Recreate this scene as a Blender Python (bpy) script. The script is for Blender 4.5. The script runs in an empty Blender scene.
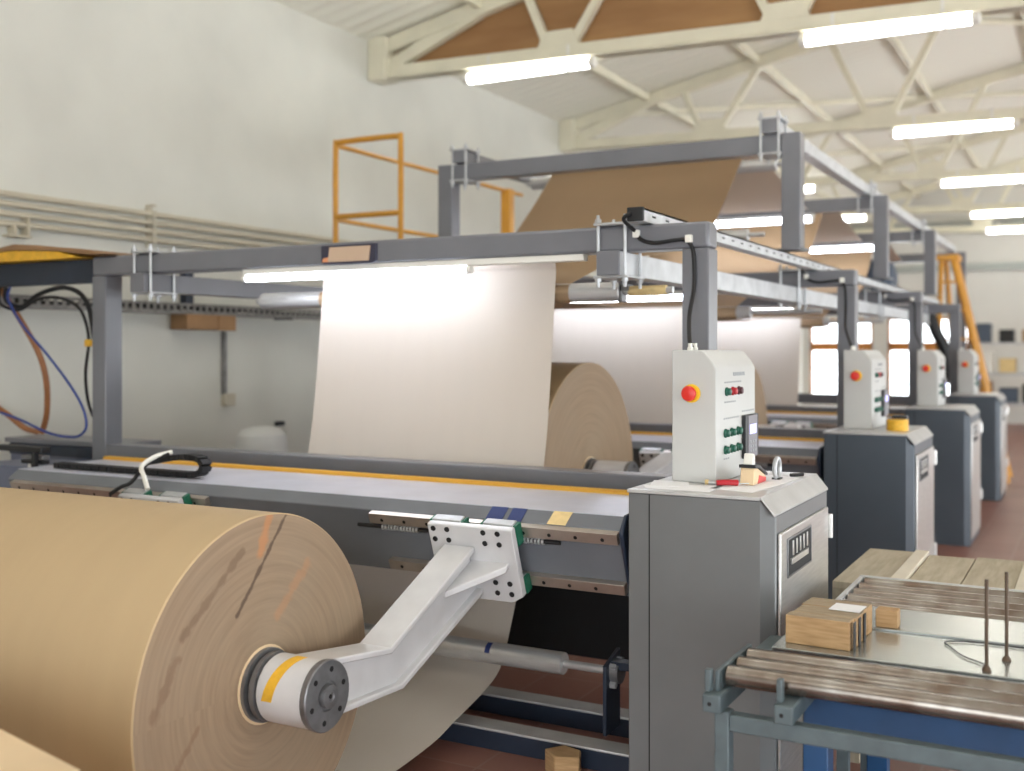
import bpy, bmesh, math, random
from mathutils import Vector, Matrix
random.seed(7)
SC = bpy.context.scene
COL = SC.collection
PI = math.pi

# ------------------------------------------------------------------ materials
def lin(c):
    r = []
    for v in c:
        v = v / 255.0
        r.append(v / 12.92 if v <= 0.04045 else ((v + 0.055) / 1.055) ** 2.4)
    return (*r, 1.0)

def mat(name, rgb, rough=0.5, metal=0.0, var=0.0, vscale=6.0, bump=0.0, bscale=60.0, emit=None, estr=0.0, stretch=None, rgb2=None, coat=0.0):
    m = bpy.data.materials.new(name)
    m.use_nodes = True
    nt = m.node_tree
    b = nt.nodes['Principled BSDF']
    b.inputs['Base Color'].default_value = lin(rgb)
    b.inputs['Roughness'].default_value = rough
    b.inputs['Metallic'].default_value = metal
    if coat:
        b.inputs['Coat Weight'].default_value = coat
    tc = nt.nodes.new('ShaderNodeTexCoord')
    mp = nt.nodes.new('ShaderNodeMapping')
    nt.links.new(tc.outputs['Object'], mp.inputs['Vector'])
    if stretch:
        mp.inputs['Scale'].default_value = stretch
    if var or rgb2:
        n = nt.nodes.new('ShaderNodeTexNoise')
        n.inputs['Scale'].default_value = vscale
        n.inputs['Detail'].default_value = 5
        nt.links.new(mp.outputs['Vector'], n.inputs['Vector'])
        cr = nt.nodes.new('ShaderNodeValToRGB')
        cr.color_ramp.elements[0].position = 0.3
        cr.color_ramp.elements[1].position = 0.7
        c1 = rgb2 if rgb2 else tuple(max(0, v * (1 - var)) for v in rgb)
        c2 = rgb if rgb2 else tuple(min(255, v * (1 + var)) for v in rgb)
        cr.color_ramp.elements[0].color = lin(c1)
        cr.color_ramp.elements[1].color = lin(c2)
        nt.links.new(n.outputs['Fac'], cr.inputs['Fac'])
        nt.links.new(cr.outputs['Color'], b.inputs['Base Color'])
    if bump:
        n2 = nt.nodes.new('ShaderNodeTexNoise')
        n2.inputs['Scale'].default_value = bscale
        n2.inputs['Detail'].default_value = 4
        nt.links.new(mp.outputs['Vector'], n2.inputs['Vector'])
        bp = nt.nodes.new('ShaderNodeBump')
        bp.inputs['Strength'].default_value = bump
        bp.inputs['Distance'].default_value = 0.004
        nt.links.new(n2.outputs['Fac'], bp.inputs['Height'])
        nt.links.new(bp.outputs['Normal'], b.inputs['Normal'])
    if emit:
        b.inputs['Emission Color'].default_value = lin(emit)
        b.inputs['Emission Strength'].default_value = estr
    return m

M = {}
M['wall'] = mat('white_plaster', (212, 211, 202), 0.85, var=0.025, vscale=1.3, bump=0.1, bscale=25)
M['wall_end'] = mat('pale_plaster', (222, 220, 214), 0.85, var=0.02, vscale=1.0)
M['cream'] = mat('cream_gloss_paint', (228, 223, 202), 0.4, var=0.03, vscale=3)
M['pipe'] = mat('cream_pipe_paint', (192, 184, 164), 0.45, var=0.03, vscale=3)
M['brownboard'] = mat('brown_fibre_board', (172, 132, 88), 0.7, rgb2=(146, 106, 68), vscale=1.6, stretch=(0.6, 1, 3))
M['frame'] = mat('grey_machine_enamel', (112, 113, 119), 0.32, coat=0.2, var=0.03, vscale=5, bump=0.03, bscale=120)
M['darkcab'] = mat('darker_cabinet_enamel', (76, 84, 93), 0.36, metal=0.15, var=0.03, vscale=4, bump=0.03, bscale=150)  # darker, bluer tone, used from the second cabinet on
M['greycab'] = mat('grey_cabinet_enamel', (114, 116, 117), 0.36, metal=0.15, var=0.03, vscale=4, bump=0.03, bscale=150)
M['bed'] = mat('dark_grey_bed_enamel', (106, 109, 115), 0.36, var=0.05, vscale=4)
M['bedsheen'] = mat('pale_bed_top_sheen', (206, 208, 222), 0.35, metal=0.2, var=0.04, vscale=4)  # pale tone puts reflected tube and wall light into the bed top
M['navy'] = mat('dark_blue_enamel', (34, 44, 60), 0.45, var=0.08, vscale=5)
M['black'] = mat('black_plastic', (22, 23, 26), 0.45, var=0.1, vscale=20)
M['rubber'] = mat('black_rubber', (18, 18, 20), 0.6)
M['zinc'] = mat('zinc_plated_steel', (190, 192, 194), 0.38, metal=0.55, var=0.06, vscale=14)
M['galv'] = mat('galvanised_rail', (192, 194, 196), 0.45, metal=0.35, var=0.07, vscale=9)
M['stainless'] = mat('brushed_stainless_steel', (205, 203, 200), 0.3, metal=0.75, var=0.04, vscale=8, stretch=(1, 1, 12))
M['lid'] = mat('pale_grey_lid_metal', (196, 196, 196), 0.34, metal=0.35, var=0.04, vscale=8)
M['chrome'] = mat('bright_roller_steel', (204, 204, 204), 0.34, metal=0.6, var=0.04, vscale=10, stretch=(1, 8, 8))
M['railsteel'] = mat('ground_rail_steel', (190, 180, 170), 0.3, metal=0.8, var=0.05, vscale=12)
M['darksteel'] = mat('oiled_dark_steel', (124, 124, 126), 0.38, metal=0.6, var=0.1, vscale=18)
M['rust'] = mat('rusty_rod_steel', (88, 72, 58), 0.5, metal=0.4, var=0.15, vscale=30)
M['hole'] = mat('dark_socket_hole', (14, 14, 15), 0.7)
M['armwhite'] = mat('white_arm_enamel', (204, 203, 204), 0.32, var=0.03, vscale=7, bump=0.12, bscale=14, coat=0.3)
M['boxwhite'] = mat('light_grey_box_enamel', (192, 192, 189), 0.45, var=0.015, vscale=4)
M['green'] = mat('green_seal_plastic', (20, 96, 72), 0.45)
M['tapey'] = mat('yellow_tape', (228, 176, 50), 0.55, var=0.06, vscale=30)
M['tapeb'] = mat('blue_tape', (40, 56, 110), 0.55)
M['masking'] = mat('masking_tape', (222, 196, 140), 0.7, var=0.05, vscale=30)
M['yrail'] = mat('yellow_rail_enamel', (206, 146, 48), 0.4, var=0.04, vscale=6)
M['ystrip'] = mat('yellow_tooth_strip', (232, 180, 70), 0.5)
M['red'] = mat('red_plastic', (214, 46, 36), 0.35)
M['yplastic'] = mat('yellow_plastic', (240, 196, 40), 0.4)
M['btngreen'] = mat('green_button', (14, 84, 66), 0.35)
M['btnred'] = mat('red_button', (176, 28, 40), 0.35)
M['btndark'] = mat('dark_button', (70, 22, 32), 0.35)
M['keypad'] = mat('grey_keypad_face', (128, 124, 130), 0.5)
M['screen'] = mat('lit_screen', (190, 190, 255), 0.4, emit=(196, 192, 255), estr=1.0)
M['inkgrey'] = mat('grey_print', (150, 154, 156), 0.6)
M['papers'] = mat('white_office_paper', (238, 238, 240), 0.75)
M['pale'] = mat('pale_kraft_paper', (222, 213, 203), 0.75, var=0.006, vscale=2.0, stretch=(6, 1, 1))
def translucent(m, rgb, f):
    nt = m.node_tree; b = nt.nodes['Principled BSDF']; out = nt.nodes['Material Output']
    tr = nt.nodes.new('ShaderNodeBsdfTranslucent'); tr.inputs['Color'].default_value = lin(rgb)
    mx = nt.nodes.new('ShaderNodeMixShader'); mx.inputs['Fac'].default_value = f
    nt.links.new(b.outputs[0], mx.inputs[1]); nt.links.new(tr.outputs[0], mx.inputs[2]); nt.links.new(mx.outputs[0], out.inputs['Surface'])
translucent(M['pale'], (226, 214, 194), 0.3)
M['kraft'] = mat('brown_kraft_paper', (186, 161, 124), 0.68, var=0.01, vscale=2.0, stretch=(6, 1, 1))
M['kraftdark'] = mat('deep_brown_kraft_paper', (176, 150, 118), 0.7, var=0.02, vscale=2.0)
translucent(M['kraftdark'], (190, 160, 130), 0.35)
M['card'] = mat('brown_cardboard', (150, 116, 82), 0.8, var=0.06, vscale=6)
M['cardpale'] = mat('pale_cardboard', (222, 196, 158), 0.75, var=0.03, vscale=4)
M['bundle'] = mat('stacked_board_edges', (188, 154, 112), 0.8, rgb2=(160, 126, 86), vscale=14, stretch=(1, 1, 8))
M['bundletop'] = mat('rough_board_face', (176, 160, 134), 0.8, rgb2=(136, 118, 96), vscale=14, stretch=(1, 8, 1))
M['plank'] = mat('grey_weathered_plank', (188, 178, 156), 0.75, rgb2=(166, 155, 132), vscale=5, stretch=(8, 1, 1))
M['plankpale'] = mat('pale_plank', (214, 206, 188), 0.7, var=0.04, vscale=6)
M['rollsteel'] = mat('worn_brown_roller_steel', (158, 154, 148), 0.24, metal=0.85, rgb2=(112, 96, 84), vscale=6, stretch=(1.6, 1, 1), bump=0.05, bscale=60)
M['sheet'] = mat('zinc_table_sheet', (178, 181, 178), 0.26, metal=0.75, rgb2=(158, 162, 160), vscale=5)
M['convgrey'] = mat('blue_grey_conveyor_paint', (88, 100, 104), 0.45, var=0.08, vscale=14)
M['blue'] = mat('blue_lift_enamel', (36, 78, 122), 0.4, var=0.06, vscale=6)
M['lav'] = mat('blue_grey_panel_enamel', (104, 110, 130), 0.45, var=0.03, vscale=4)
M['hose'] = mat('brown_hose', (150, 98, 58), 0.5, var=0.06, vscale=14)
M['bluecable'] = mat('blue_cable', (44, 66, 138), 0.5)
M['tray'] = mat('grey_cable_tray', (128, 126, 124), 0.55, metal=0.3, var=0.15, vscale=20)
M['plaqtan'] = mat('tan_plaque_face', (196, 170, 146), 0.6)
M['plaqorange'] = mat('orange_mark', (224, 150, 104), 0.6)
M['plaqbk'] = mat('dark_plaque_frame', (48, 48, 66), 0.5)
M['drum'] = mat('white_drum_plastic', (224, 224, 220), 0.5)
M['winframe'] = mat('orange_wood_window_frame', (196, 128, 56), 0.5, var=0.06, vscale=6)
M['winstrip'] = mat('pale_wood_mullion', (228, 196, 140), 0.5)
M['endbeam'] = mat('grey_wall_beam', (176, 182, 178), 0.6)
M['lampbody'] = mat('white_lamp_plastic', (232, 230, 222), 0.4)
M['lamp'] = mat('lit_lamp_diffuser', (255, 253, 246), 0.4, emit=(253, 253, 246), estr=25.0)
M['led'] = mat('lit_led_tube', (245, 248, 255), 0.4, emit=(232, 239, 255), estr=40.0)
M['teal'] = mat('blue_grey_motor_paint', (70, 82, 98), 0.5)

def roof_mat():
    m = mat('cream_profiled_roof_sheet', (240, 238, 226), 0.6)
    nt = m.node_tree
    b = nt.nodes['Principled BSDF']
    tc = nt.nodes.new('ShaderNodeTexCoord')
    w = nt.nodes.new('ShaderNodeTexWave')
    w.bands_direction = 'Y'
    w.inputs['Scale'].default_value = 1.6
    nt.links.new(tc.outputs['Object'], w.inputs['Vector'])
    bp = nt.nodes.new('ShaderNodeBump')
    bp.inputs['Strength'].default_value = 0.5
    bp.inputs['Distance'].default_value = 0.03
    nt.links.new(w.outputs['Fac'], bp.inputs['Height'])
    nt.links.new(bp.outputs['Normal'], b.inputs['Normal'])
    return m
M['roof'] = roof_mat()

def floor_mat():
    m = bpy.data.materials.new('red_quarry_tile')
    m.use_nodes = True
    nt = m.node_tree
    b = nt.nodes['Principled BSDF']
    tc = nt.nodes.new('ShaderNodeTexCoord')
    br = nt.nodes.new('ShaderNodeTexBrick')
    br.offset = 0.0
    br.inputs['Scale'].default_value = 1.0
    br.inputs['Brick Width'].default_value = 0.3
    br.inputs['Row Height'].default_value = 0.3
    br.inputs['Mortar Size'].default_value = 0.006
    br.inputs['Color1'].default_value = lin((144, 102, 90))
    br.inputs['Color2'].default_value = lin((132, 90, 80))
    br.inputs['Mortar'].default_value = lin((146, 114, 102))
    nt.links.new(tc.outputs['Object'], br.inputs['Vector'])
    nt.links.new(br.outputs['Color'], b.inputs['Base Color'])
    b.inputs['Roughness'].default_value = 0.45
    return m
M['floor'] = floor_mat()

def roll_end_mat(streaks=True):
    # wound paper end: fine rings about the X axis plus dark handling streaks of their own shape
    m = bpy.data.materials.new('wound_paper_end')
    m.use_nodes = True
    nt = m.node_tree
    L = nt.links.new
    N = nt.nodes.new
    b = nt.nodes['Principled BSDF']
    b.inputs['Roughness'].default_value = 0.7
    tc = N('ShaderNodeTexCoord')
    sep = N('ShaderNodeSeparateXYZ')
    L(tc.outputs['Object'], sep.inputs['Vector'])
    def mth(op, a, c=None, clamp=False):
        n = N('ShaderNodeMath'); n.operation = op; n.use_clamp = clamp
        for i, v in enumerate((a, c)):
            if v is None: continue
            if isinstance(v, (int, float)): n.inputs[i].default_value = v
            else: L(v, n.inputs[i])
        return n.outputs[0]
    y, z = sep.outputs['Y'], sep.outputs['Z']
    r = mth('SQRT', mth('ADD', mth('MULTIPLY', y, y), mth('MULTIPLY', z, z)))
    cmb = N('ShaderNodeCombineXYZ')
    L(mth('MULTIPLY', r, 60.0), cmb.inputs['X'])
    L(mth('MULTIPLY', mth('ARCTAN2', z, y), 1.2), cmb.inputs['Y'])
    nz = N('ShaderNodeTexNoise'); nz.inputs['Scale'].default_value = 1.0; nz.inputs['Detail'].default_value = 6
    L(cmb.outputs['Vector'], nz.inputs['Vector'])
    cr = N('ShaderNodeValToRGB')
    cr.color_ramp.elements[0].position = 0.28; cr.color_ramp.elements[1].position = 0.72
    cr.color_ramp.elements[0].color = lin((140, 119, 96)); cr.color_ramp.elements[1].color = lin((158, 135, 110))
    L(nz.outputs['Fac'], cr.inputs['Fac'])
    # broad blotches
    n2 = N('ShaderNodeTexNoise'); n2.inputs['Scale'].default_value = 3.0; n2.inputs['Detail'].default_value = 4
    L(tc.outputs['Object'], n2.inputs['Vector'])
    mx = N('ShaderNodeMix'); mx.data_type = 'RGBA'
    L(mth('MULTIPLY', mth('SUBTRACT', n2.outputs['Fac'], 0.45, True), 1.6, True), mx.inputs['Factor'])
    L(cr.outputs['Color'], mx.inputs[6]); mx.inputs[7].default_value = lin((150, 133, 112))
    col = mx.outputs[2]
    n3 = N('ShaderNodeTexNoise'); n3.inputs['Scale'].default_value = 26.0; n3.inputs['Detail'].default_value = 5
    L(tc.outputs['Object'], n3.inputs['Vector'])
    # streaks: (y0,z0,y1,z1,width,strength,rgb)
    for (y0, z0, y1, z1, wd, st, rgb) in [(0.11, 0.52, -0.12, 0.235, 0.009, 0.85, (84, 66, 52)),
                                          (-0.10, 0.42, -0.34, 0.22, 0.016, 0.6, (110, 86, 66)),
                                          (-0.36, 0.16, -0.45, 0.02, 0.020, 0.45, (110, 80, 60)),
                                          (0.02, 0.51, -0.02, 0.40, 0.022, 0.55, (196, 128, 74)),
                                          (0.20, 0.33, 0.06, 0.20, 0.024, 0.35, (190, 132, 88)),
                                          (-0.28, -0.05, -0.42, -0.22, 0.014, 0.45, (116, 84, 62))][:6 if streaks else 0]:
        dx, dz = y1 - y0, z1 - z0
        ll = dx * dx + dz * dz
        py = mth('SUBTRACT', y, y0); pz = mth('SUBTRACT', z, z0)
        t = mth('DIVIDE', mth('ADD', mth('MULTIPLY', py, dx), mth('MULTIPLY', pz, dz)), ll, True)
        ey = mth('SUBTRACT', py, mth('MULTIPLY', t, dx)); ez = mth('SUBTRACT', pz, mth('MULTIPLY', t, dz))
        d = mth('SQRT', mth('ADD', mth('MULTIPLY', ey, ey), mth('MULTIPLY', ez, ez)))
        dd = mth('ADD', d, mth('MULTIPLY', mth('SUBTRACT', n3.outputs['Fac'], 0.5), wd * 2.2))
        f = mth('MULTIPLY', mth('SUBTRACT', 1.0, mth('DIVIDE', dd, wd), True), st * 1.6, True)
        f = mth('MINIMUM', f, st)
        mm = N('ShaderNodeMix'); mm.data_type = 'RGBA'
        L(f, mm.inputs['Factor']); L(col, mm.inputs[6]); mm.inputs[7].default_value = lin(rgb)
        col = mm.outputs[2]
    L(col, b.inputs['Base Color'])
    bp = N('ShaderNodeBump'); bp.inputs['Strength'].default_value = 0.12; bp.inputs['Distance'].default_value = 0.002
    L(nz.outputs['Fac'], bp.inputs['Height']); L(bp.outputs['Normal'], b.inputs['Normal'])
    return m
M['rollend'] = roll_end_mat()
M['rollendplain'] = roll_end_mat(False)

# ------------------------------------------------------------------ mesh helpers
class MB:
    def __init__(s):
        s.bm = bmesh.new(); s.mi = 0
    def _face(s, vs):
        try:
            f = s.bm.faces.new(vs); f.material_index = s.mi; return f
        except ValueError:
            return None
    def hexa(s, pts):
        v = [s.bm.verts.new(p) for p in pts]
        for q in ((0, 3, 2, 1), (4, 5, 6, 7), (0, 1, 5, 4), (1, 2, 6, 5), (2, 3, 7, 6), (3, 0, 4, 7)):
            s._face([v[i] for i in q])
        return s
    def box(s, x0, x1, y0, y1, z0, z1, mx=None):
        p = [(x0, y0, z0), (x1, y0, z0), (x1, y1, z0), (x0, y1, z0), (x0, y0, z1), (x1, y0, z1), (x1, y1, z1), (x0, y1, z1)]
        if mx is not None: p = [mx @ Vector(q) for q in p]
        return s.hexa(p)
    def prism(s, poly, a0, a1, axis='X'):
        # poly: 2-D points; axis X -> (y,z), Y -> (x,z), Z -> (x,y)
        def P(p, a):
            return (a, p[0], p[1]) if axis == 'X' else ((p[0], a, p[1]) if axis == 'Y' else (p[0], p[1], a))
        A = [s.bm.verts.new(P(p, a0)) for p in poly]; B = [s.bm.verts.new(P(p, a1)) for p in poly]
        n = len(poly)
        for i in range(n):
            s._face([A[i], A[(i + 1) % n], B[(i + 1) % n], B[i]])
        s._face(A[::-1]); s._face(B)
        return s
    def cyl(s, p0, p1, r, seg=20, r1=None, cap=True):
        p0, p1 = Vector(p0), Vector(p1); r1 = r if r1 is None else r1
        ax = (p1 - p0).normalized()
        u = ax.orthogonal().normalized(); w = ax.cross(u)
        A, B = [], []
        for i in range(seg):
            a = 2 * PI * i / seg; d = u * math.cos(a) + w * math.sin(a)
            A.append(s.bm.verts.new(p0 + d * r)); B.append(s.bm.verts.new(p1 + d * r1))
        for i in range(seg):
            s._face([A[i], A[(i + 1) % seg], B[(i + 1) % seg], B[i]])
        if cap:
            s._face(A[::-1]); s._face(B)
        return s
    def lathe(s, c, ax, prof, seg=28):
        # prof: (along, radius) list, about axis ax through c
        c = Vector(c); ax = Vector(ax).normalized(); u = ax.orthogonal().normalized(); w = ax.cross(u)
        rings = []
        for (t, r) in prof:
            if r < 1e-6:
                rings.append([s.bm.verts.new(c + ax * t)])
            else:
                rings.append([s.bm.verts.new(c + ax * t + (u * math.cos(2 * PI * i / seg) + w * math.sin(2 * PI * i / seg)) * r) for i in range(seg)])
        for a, b in zip(rings, rings[1:]):
            for i in range(seg):
                j = (i + 1) % seg
                if len(a) == 1 and len(b) == 1: continue
                if len(a) == 1: s._face([a[0], b[j], b[i]])
                elif len(b) == 1: s._face([a[i], a[j], b[0]])
                else: s._face([a[i], a[j], b[j], b[i]])
        return s
    def tube(s, pts, r, seg=8, smooth=6):
        P = catmull(pts, smooth) if smooth else [Vector(p) for p in pts]
        up = Vector((0.13, 0.37, 0.92)).normalized(); rings = []
        u = None
        for i, p in enumerate(P):
            t = (P[min(i + 1, len(P) - 1)] - P[max(i - 1, 0)]).normalized()
            if u is None: u = t.cross(up).normalized()
            u = (u - t * u.dot(t)).normalized(); w = t.cross(u)
            rings.append([s.bm.verts.new(p + (u * math.cos(2 * PI * k / seg) + w * math.sin(2 * PI * k / seg)) * r) for k in range(seg)])
        for a, b in zip(rings, rings[1:]):
            for k in range(seg):
                s._face([a[k], a[(k + 1) % seg], b[(k + 1) % seg], b[k]])
        s._face(rings[0][::-1]); s._face(rings[-1])
        return s
    def build(s, name, m, parent=None, bevel=0.0, loc=None, bseg=2):
        bmesh.ops.recalc_face_normals(s.bm, faces=s.bm.faces[:])
        off = Vector(loc) if loc is not None else (root_loc(parent) if parent else Vector((0, 0, 0)))
        if off.length > 0: bmesh.ops.translate(s.bm, verts=s.bm.verts[:], vec=-off)
        me = bpy.data.meshes.new(name)
        s.bm.to_mesh(me); s.bm.free()
        for k in (m if isinstance(m, (list, tuple)) else [m]): me.materials.append(k)
        for p in me.polygons: p.use_smooth = True
        me.set_sharp_from_angle(angle=math.radians(32))
        o = bpy.data.objects.new(name, me); COL.objects.link(o)
        if parent: o.parent = parent
        elif loc is not None: o.location = loc
        if bevel:
            bv = o.modifiers.new('edge', 'BEVEL'); bv.width = bevel; bv.segments = bseg
            bv.limit_method = 'ANGLE'; bv.angle_limit = math.radians(40)
            bv.harden_normals = False
        return o

def root_loc(o):
    while o.parent: o = o.parent
    return Vector(o.location)

def catmull(pts, n):
    P = [Vector(p) for p in pts]; out = []
    for i in range(len(P) - 1):
        a = P[max(i - 1, 0)]; b = P[i]; c = P[i + 1]; d = P[min(i + 2, len(P) - 1)]
        for k in range(n):
            t = k / n
            out.append(0.5 * ((2 * b) + (c - a) * t + (2 * a - 5 * b + 4 * c - d) * t * t + (3 * b - a - 3 * c + d) * t ** 3))
    out.append(P[-1]); return out

def tag(o, label, cat, group=None, kind=None):
    o['label'] = label; o['category'] = cat
    if group: o['group'] = group
    if kind: o['kind'] = kind
    return o

def thing(name, label, cat, loc, group=None):
    o = bpy.data.objects.new(name, None); COL.objects.link(o)
    o.location = loc; o.empty_display_size = 0.1
    return tag(o, label, cat, group)

def struct(o):
    o['kind'] = 'structure'; return o

def kids(o):
    return [c for c in bpy.data.objects if c.parent == o]

def copy_tree(o, dv=(0, 0, 0), label=None, parent=None):
    c = o.copy(); COL.objects.link(c)
    if parent is not None: c.parent = parent
    else: c.location = Vector(o.location) + Vector(dv)
    if label: c['label'] = label
    for ch in kids(o): copy_tree(ch, parent=c)
    return c

STEP = 3.02
ORD = ['nearest', 'second', 'third', 'fourth']

# ------------------------------------------------------------------ setting
WX, EY = -6.2, 26.0
def roofz(x):
    return 4.575 + 0.21 * (x - WX) if x < 1 else 4.575 + 0.21 * (1 - WX) - 0.21 * (x - 1)
RX = 7.0
struct(MB().box(WX - 0.2, RX, -5, EY + 0.3, -0.1, 0).build('floor', M['floor']))
struct(MB().box(WX - 0.2, WX, -5, EY + 0.2, 0, 4.75).build('wall_left', M['wall']))
b = MB()
for (x0, x1) in ((WX - 0.2, 1.0), (1.0, RX)):
    b.prism([(x0, roofz(x0)), (x1, roofz(x1)), (x1, roofz(x1) + 0.12), (x0, roofz(x0) + 0.12)], -5, EY + 0.3, 'Y')
struct(b.build('ceiling', M['roof']))
# end wall with two window openings
WZ0, WZ1 = 0.42, 2.32
wins = [(-6.05, -4.62), (-4.28, -2.55)]
b = MB()
b.box(WX, RX, EY, EY + 0.25, 0, WZ0)
b.prism([(WX, WZ1), (RX, WZ1), (RX, roofz(RX)), (1, roofz(1)), (WX, roofz(WX))], EY, EY + 0.25, 'Y')
xs = [WX] + [v for w in wins for v in w] + [RX]
for i in range(0, len(xs), 2):
    b.box(xs[i], xs[i + 1], EY, EY + 0.25, WZ0, WZ1)
struct(b.build('wall_end', M['wall_end']))
BY = -3.6
b = MB(); bx0, bx1, bz1 = -1.8, 3.4, 3.4
b.box(WX - 0.2, bx0, BY - 0.2, BY, 0, 4.6); b.box(bx1, RX, BY - 0.2, BY, 0, 4.6); b.box(bx0, bx1, BY - 0.2, BY, bz1, 4.6)
b.prism([(WX - 0.2, 4.6), (RX, 4.6), (RX, roofz(RX)), (1, roofz(1))], BY - 0.2, BY, 'Y')
struct(b.build('wall_behind', M['wall']))
struct(MB().box(RX, RX + 0.2, BY - 0.2, EY + 0.3, 2.8, roofz(RX) + 0.1).build('wall_right', M['wall']))
f = MB()   # frame of an unseen opening added behind the camera for front light
for (xa, xb, za, zb) in ((bx0 - 0.08, bx1 + 0.08, bz1, bz1 + 0.1), (bx0 - 0.08, bx0, 0, bz1), (bx1, bx1 + 0.08, 0, bz1)):
    f.box(xa, xb, BY - 0.22, BY + 0.03, za, zb)
struct(f.build('added_opening', M['endbeam'], bevel=0.005))
glass = bpy.data.materials.new('window_glass'); glass.use_nodes = True
gn = glass.node_tree; gb = gn.nodes['Principled BSDF']
gb.inputs['Base Color'].default_value = (1, 1, 1, 1); gb.inputs['Roughness'].default_value = 0.05; gb.inputs['Transmission Weight'].default_value = 1.0; gb.inputs['IOR'].default_value = 1.02
for i, (x0, x1) in enumerate(wins):
    f = MB()
    for (a, c, d, e) in ((x0, x1, WZ0, WZ0 + 0.06), (x0, x1, WZ1 - 0.05, WZ1), (x0, x0 + 0.05, WZ0, WZ1), (x1 - 0.05, x1, WZ0, WZ1), (x0, x1, 1.58, 1.78)):
        f.box(a, c, EY + 0.04, EY + 0.12, d, e)
    r = f.build('window_%d' % (i + 1), M['winframe'], bevel=0.005); struct(r)
    xm = x0 + (x1 - x0) * (0.62 if i == 0 else 0.4)
    MB().box(xm - 0.09, xm + 0.09, EY + 0.02, EY + 0.1, WZ0 + 0.06, 1.58).build('mullion', M['winstrip'], r)
    MB().box(x0 + 0.05, x1 - 0.05, EY + 0.075, EY + 0.085, WZ0 + 0.06, 1.58).build('pane', glass, r)
    MB().box(x0 + 0.05, x1 - 0.05, EY + 0.075, EY + 0.085, 1.78, WZ1 - 0.05).build('pane', glass, r)
struct(MB().box(WX, RX, EY - 0.12, EY, 3.35, 3.5).build('trim_1', M['endbeam'], bevel=0.01))
struct(MB().box(WX, RX, EY - 0.1, EY, 4.3, 4.45).build('trim_2', M['endbeam'], bevel=0.01))

# ---- wall columns, roof trusses
def truss(Y, label, panel=False):
    t = thing('roof_truss', label, 'truss', (WX, Y, 4.2), 'cream steel roof trusses')
    cz = lambda x: 4.2 - 0.025 * (x + 6.1)
    b = MB(); x0, x1 = WX + 0.02, 6.5
    b.prism([(x0, cz(x0)), (x1, cz(x1)), (x1, cz(x1) + 0.13), (x0, cz(x0) + 0.13)], Y - 0.05, Y + 0.05, 'Y')
    b.prism([(x0, cz(x0)), (x1, cz(x1)), (x1, cz(x1) + 0.018), (x0, cz(x0) + 0.018)], Y - 0.09, Y + 0.09, 'Y')
    b.build('bottom_chord', M['cream'], t, 0.006)
    b = MB()
    for (a, c) in ((x0, 1.0), (1.0, x1)):
        b.prism([(a, roofz(a) - 0.16), (c, roofz(c) - 0.16), (c, roofz(c) - 0.01), (a, roofz(a) - 0.01)], Y - 0.05, Y + 0.05, 'Y')
    b.build('rafter', M['cream'], t, 0.006)
    nodes = [-6.0, -4.2, -2.2, -0.2, 1.8, 3.8]
    tops = [-5.0, -3.55, -1.6, 0.45, 2.5]
    def bar(xa, za, xb, zb, w=0.045):
        d = Vector((xb - xa, 0, zb - za)).normalized(); n = Vector((-d.z, 0, d.x)) * w
        p = [Vector((xa, Y, za)), Vector((xb, Y, zb))]
        q = []
        for dy in (-0.04, 0.04):
            for (pp, sg) in ((p[0], -1), (p[1], -1), (p[1], 1), (p[0], 1)):
                v = pp + n * sg; q.append((v.x, Y + dy, v.z))
        MB().hexa(q).build('strut', M['cream'], t, 0.004)
    bar(-6.0, cz(-6) + 0.13, -4.85, roofz(-4.85) - 0.08, 0.06)
    for i in range(1, len(nodes)):
        x = nodes[i]
        bar(x - 0.1, cz(x) + 0.1, x - 0.34 - 0.25 * (i > 1), roofz(x - 0.4) - 0.08, 0.035)
        bar(x + 0.1, cz(x) + 0.1, x + 0.5 + 0.12 * i, roofz(x + 0.5) - 0.08, 0.035)
        MB().prism([(x - 0.2, cz(x) + 0.12), (x + 0.2, cz(x) + 0.12), (x + 0.14, cz(x) + 0.26), (x - 0.14, cz(x) + 0.26)], Y - 0.055, Y + 0.055, 'Y').build('gusset_plate', M['cream'], t)
    MB().box(WX, WX + 0.2, Y - 0.12, Y + 0.12, 4.19, 4.6).build('end_bracket', M['cream'], t, 0.01)
    if panel:
        p = MB(); xa, xb = WX + 0.2, 6.4
        p.prism([(xa, cz(xa) + 0.1), (xb, cz(xb) + 0.1), (xb, roofz(xb) - 0.02), (1, roofz(1) - 0.02), (xa, roofz(xa) - 0.02)], Y + 0.06, Y + 0.09, 'Y')
        o = p.build('infill_panel', M['brownboard'], t); o['label'] = 'brown board infill between the truss members'
    return t
TY = [8.66 + 4.2 * k for k in range(5)]
tl = ['cream roof truss nearest the camera, filled with brown board', 'cream roof truss directly behind the one filled with brown board',
      'third cream roof truss from the front, beyond the tall grey frames', 'fourth cream roof truss, far down the hall', 'last cream roof truss, by the end wall']
for k, Y in enumerate(TY[:5]): truss(Y if k < 4 else 25.0, tl[k], k == 0)
# wind bracing under the roof between trusses
for k in range(3):
    a, c = TY[k] + 0.15, TY[k + 1] - 0.15
    for (x0, x1, nm) in ((-5.6, -2.4, 'rising away from the wall'), (-2.2, 0.8, 'towards the ridge')):
        b = MB(); b.tube([(x0, a, roofz(x0) - 0.06), (x1, c, roofz(x1) - 0.06)], 0.035, 8, 0)
        tag(b.build('roof_brace', M['cream'], loc=(x0, a, roofz(x0) - 0.06)), 'cream roof brace %s between the %s and %s trusses' % (nm, ORD[k], ORD[k + 1]), 'roof brace', 'cream diagonal roof braces')
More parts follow.
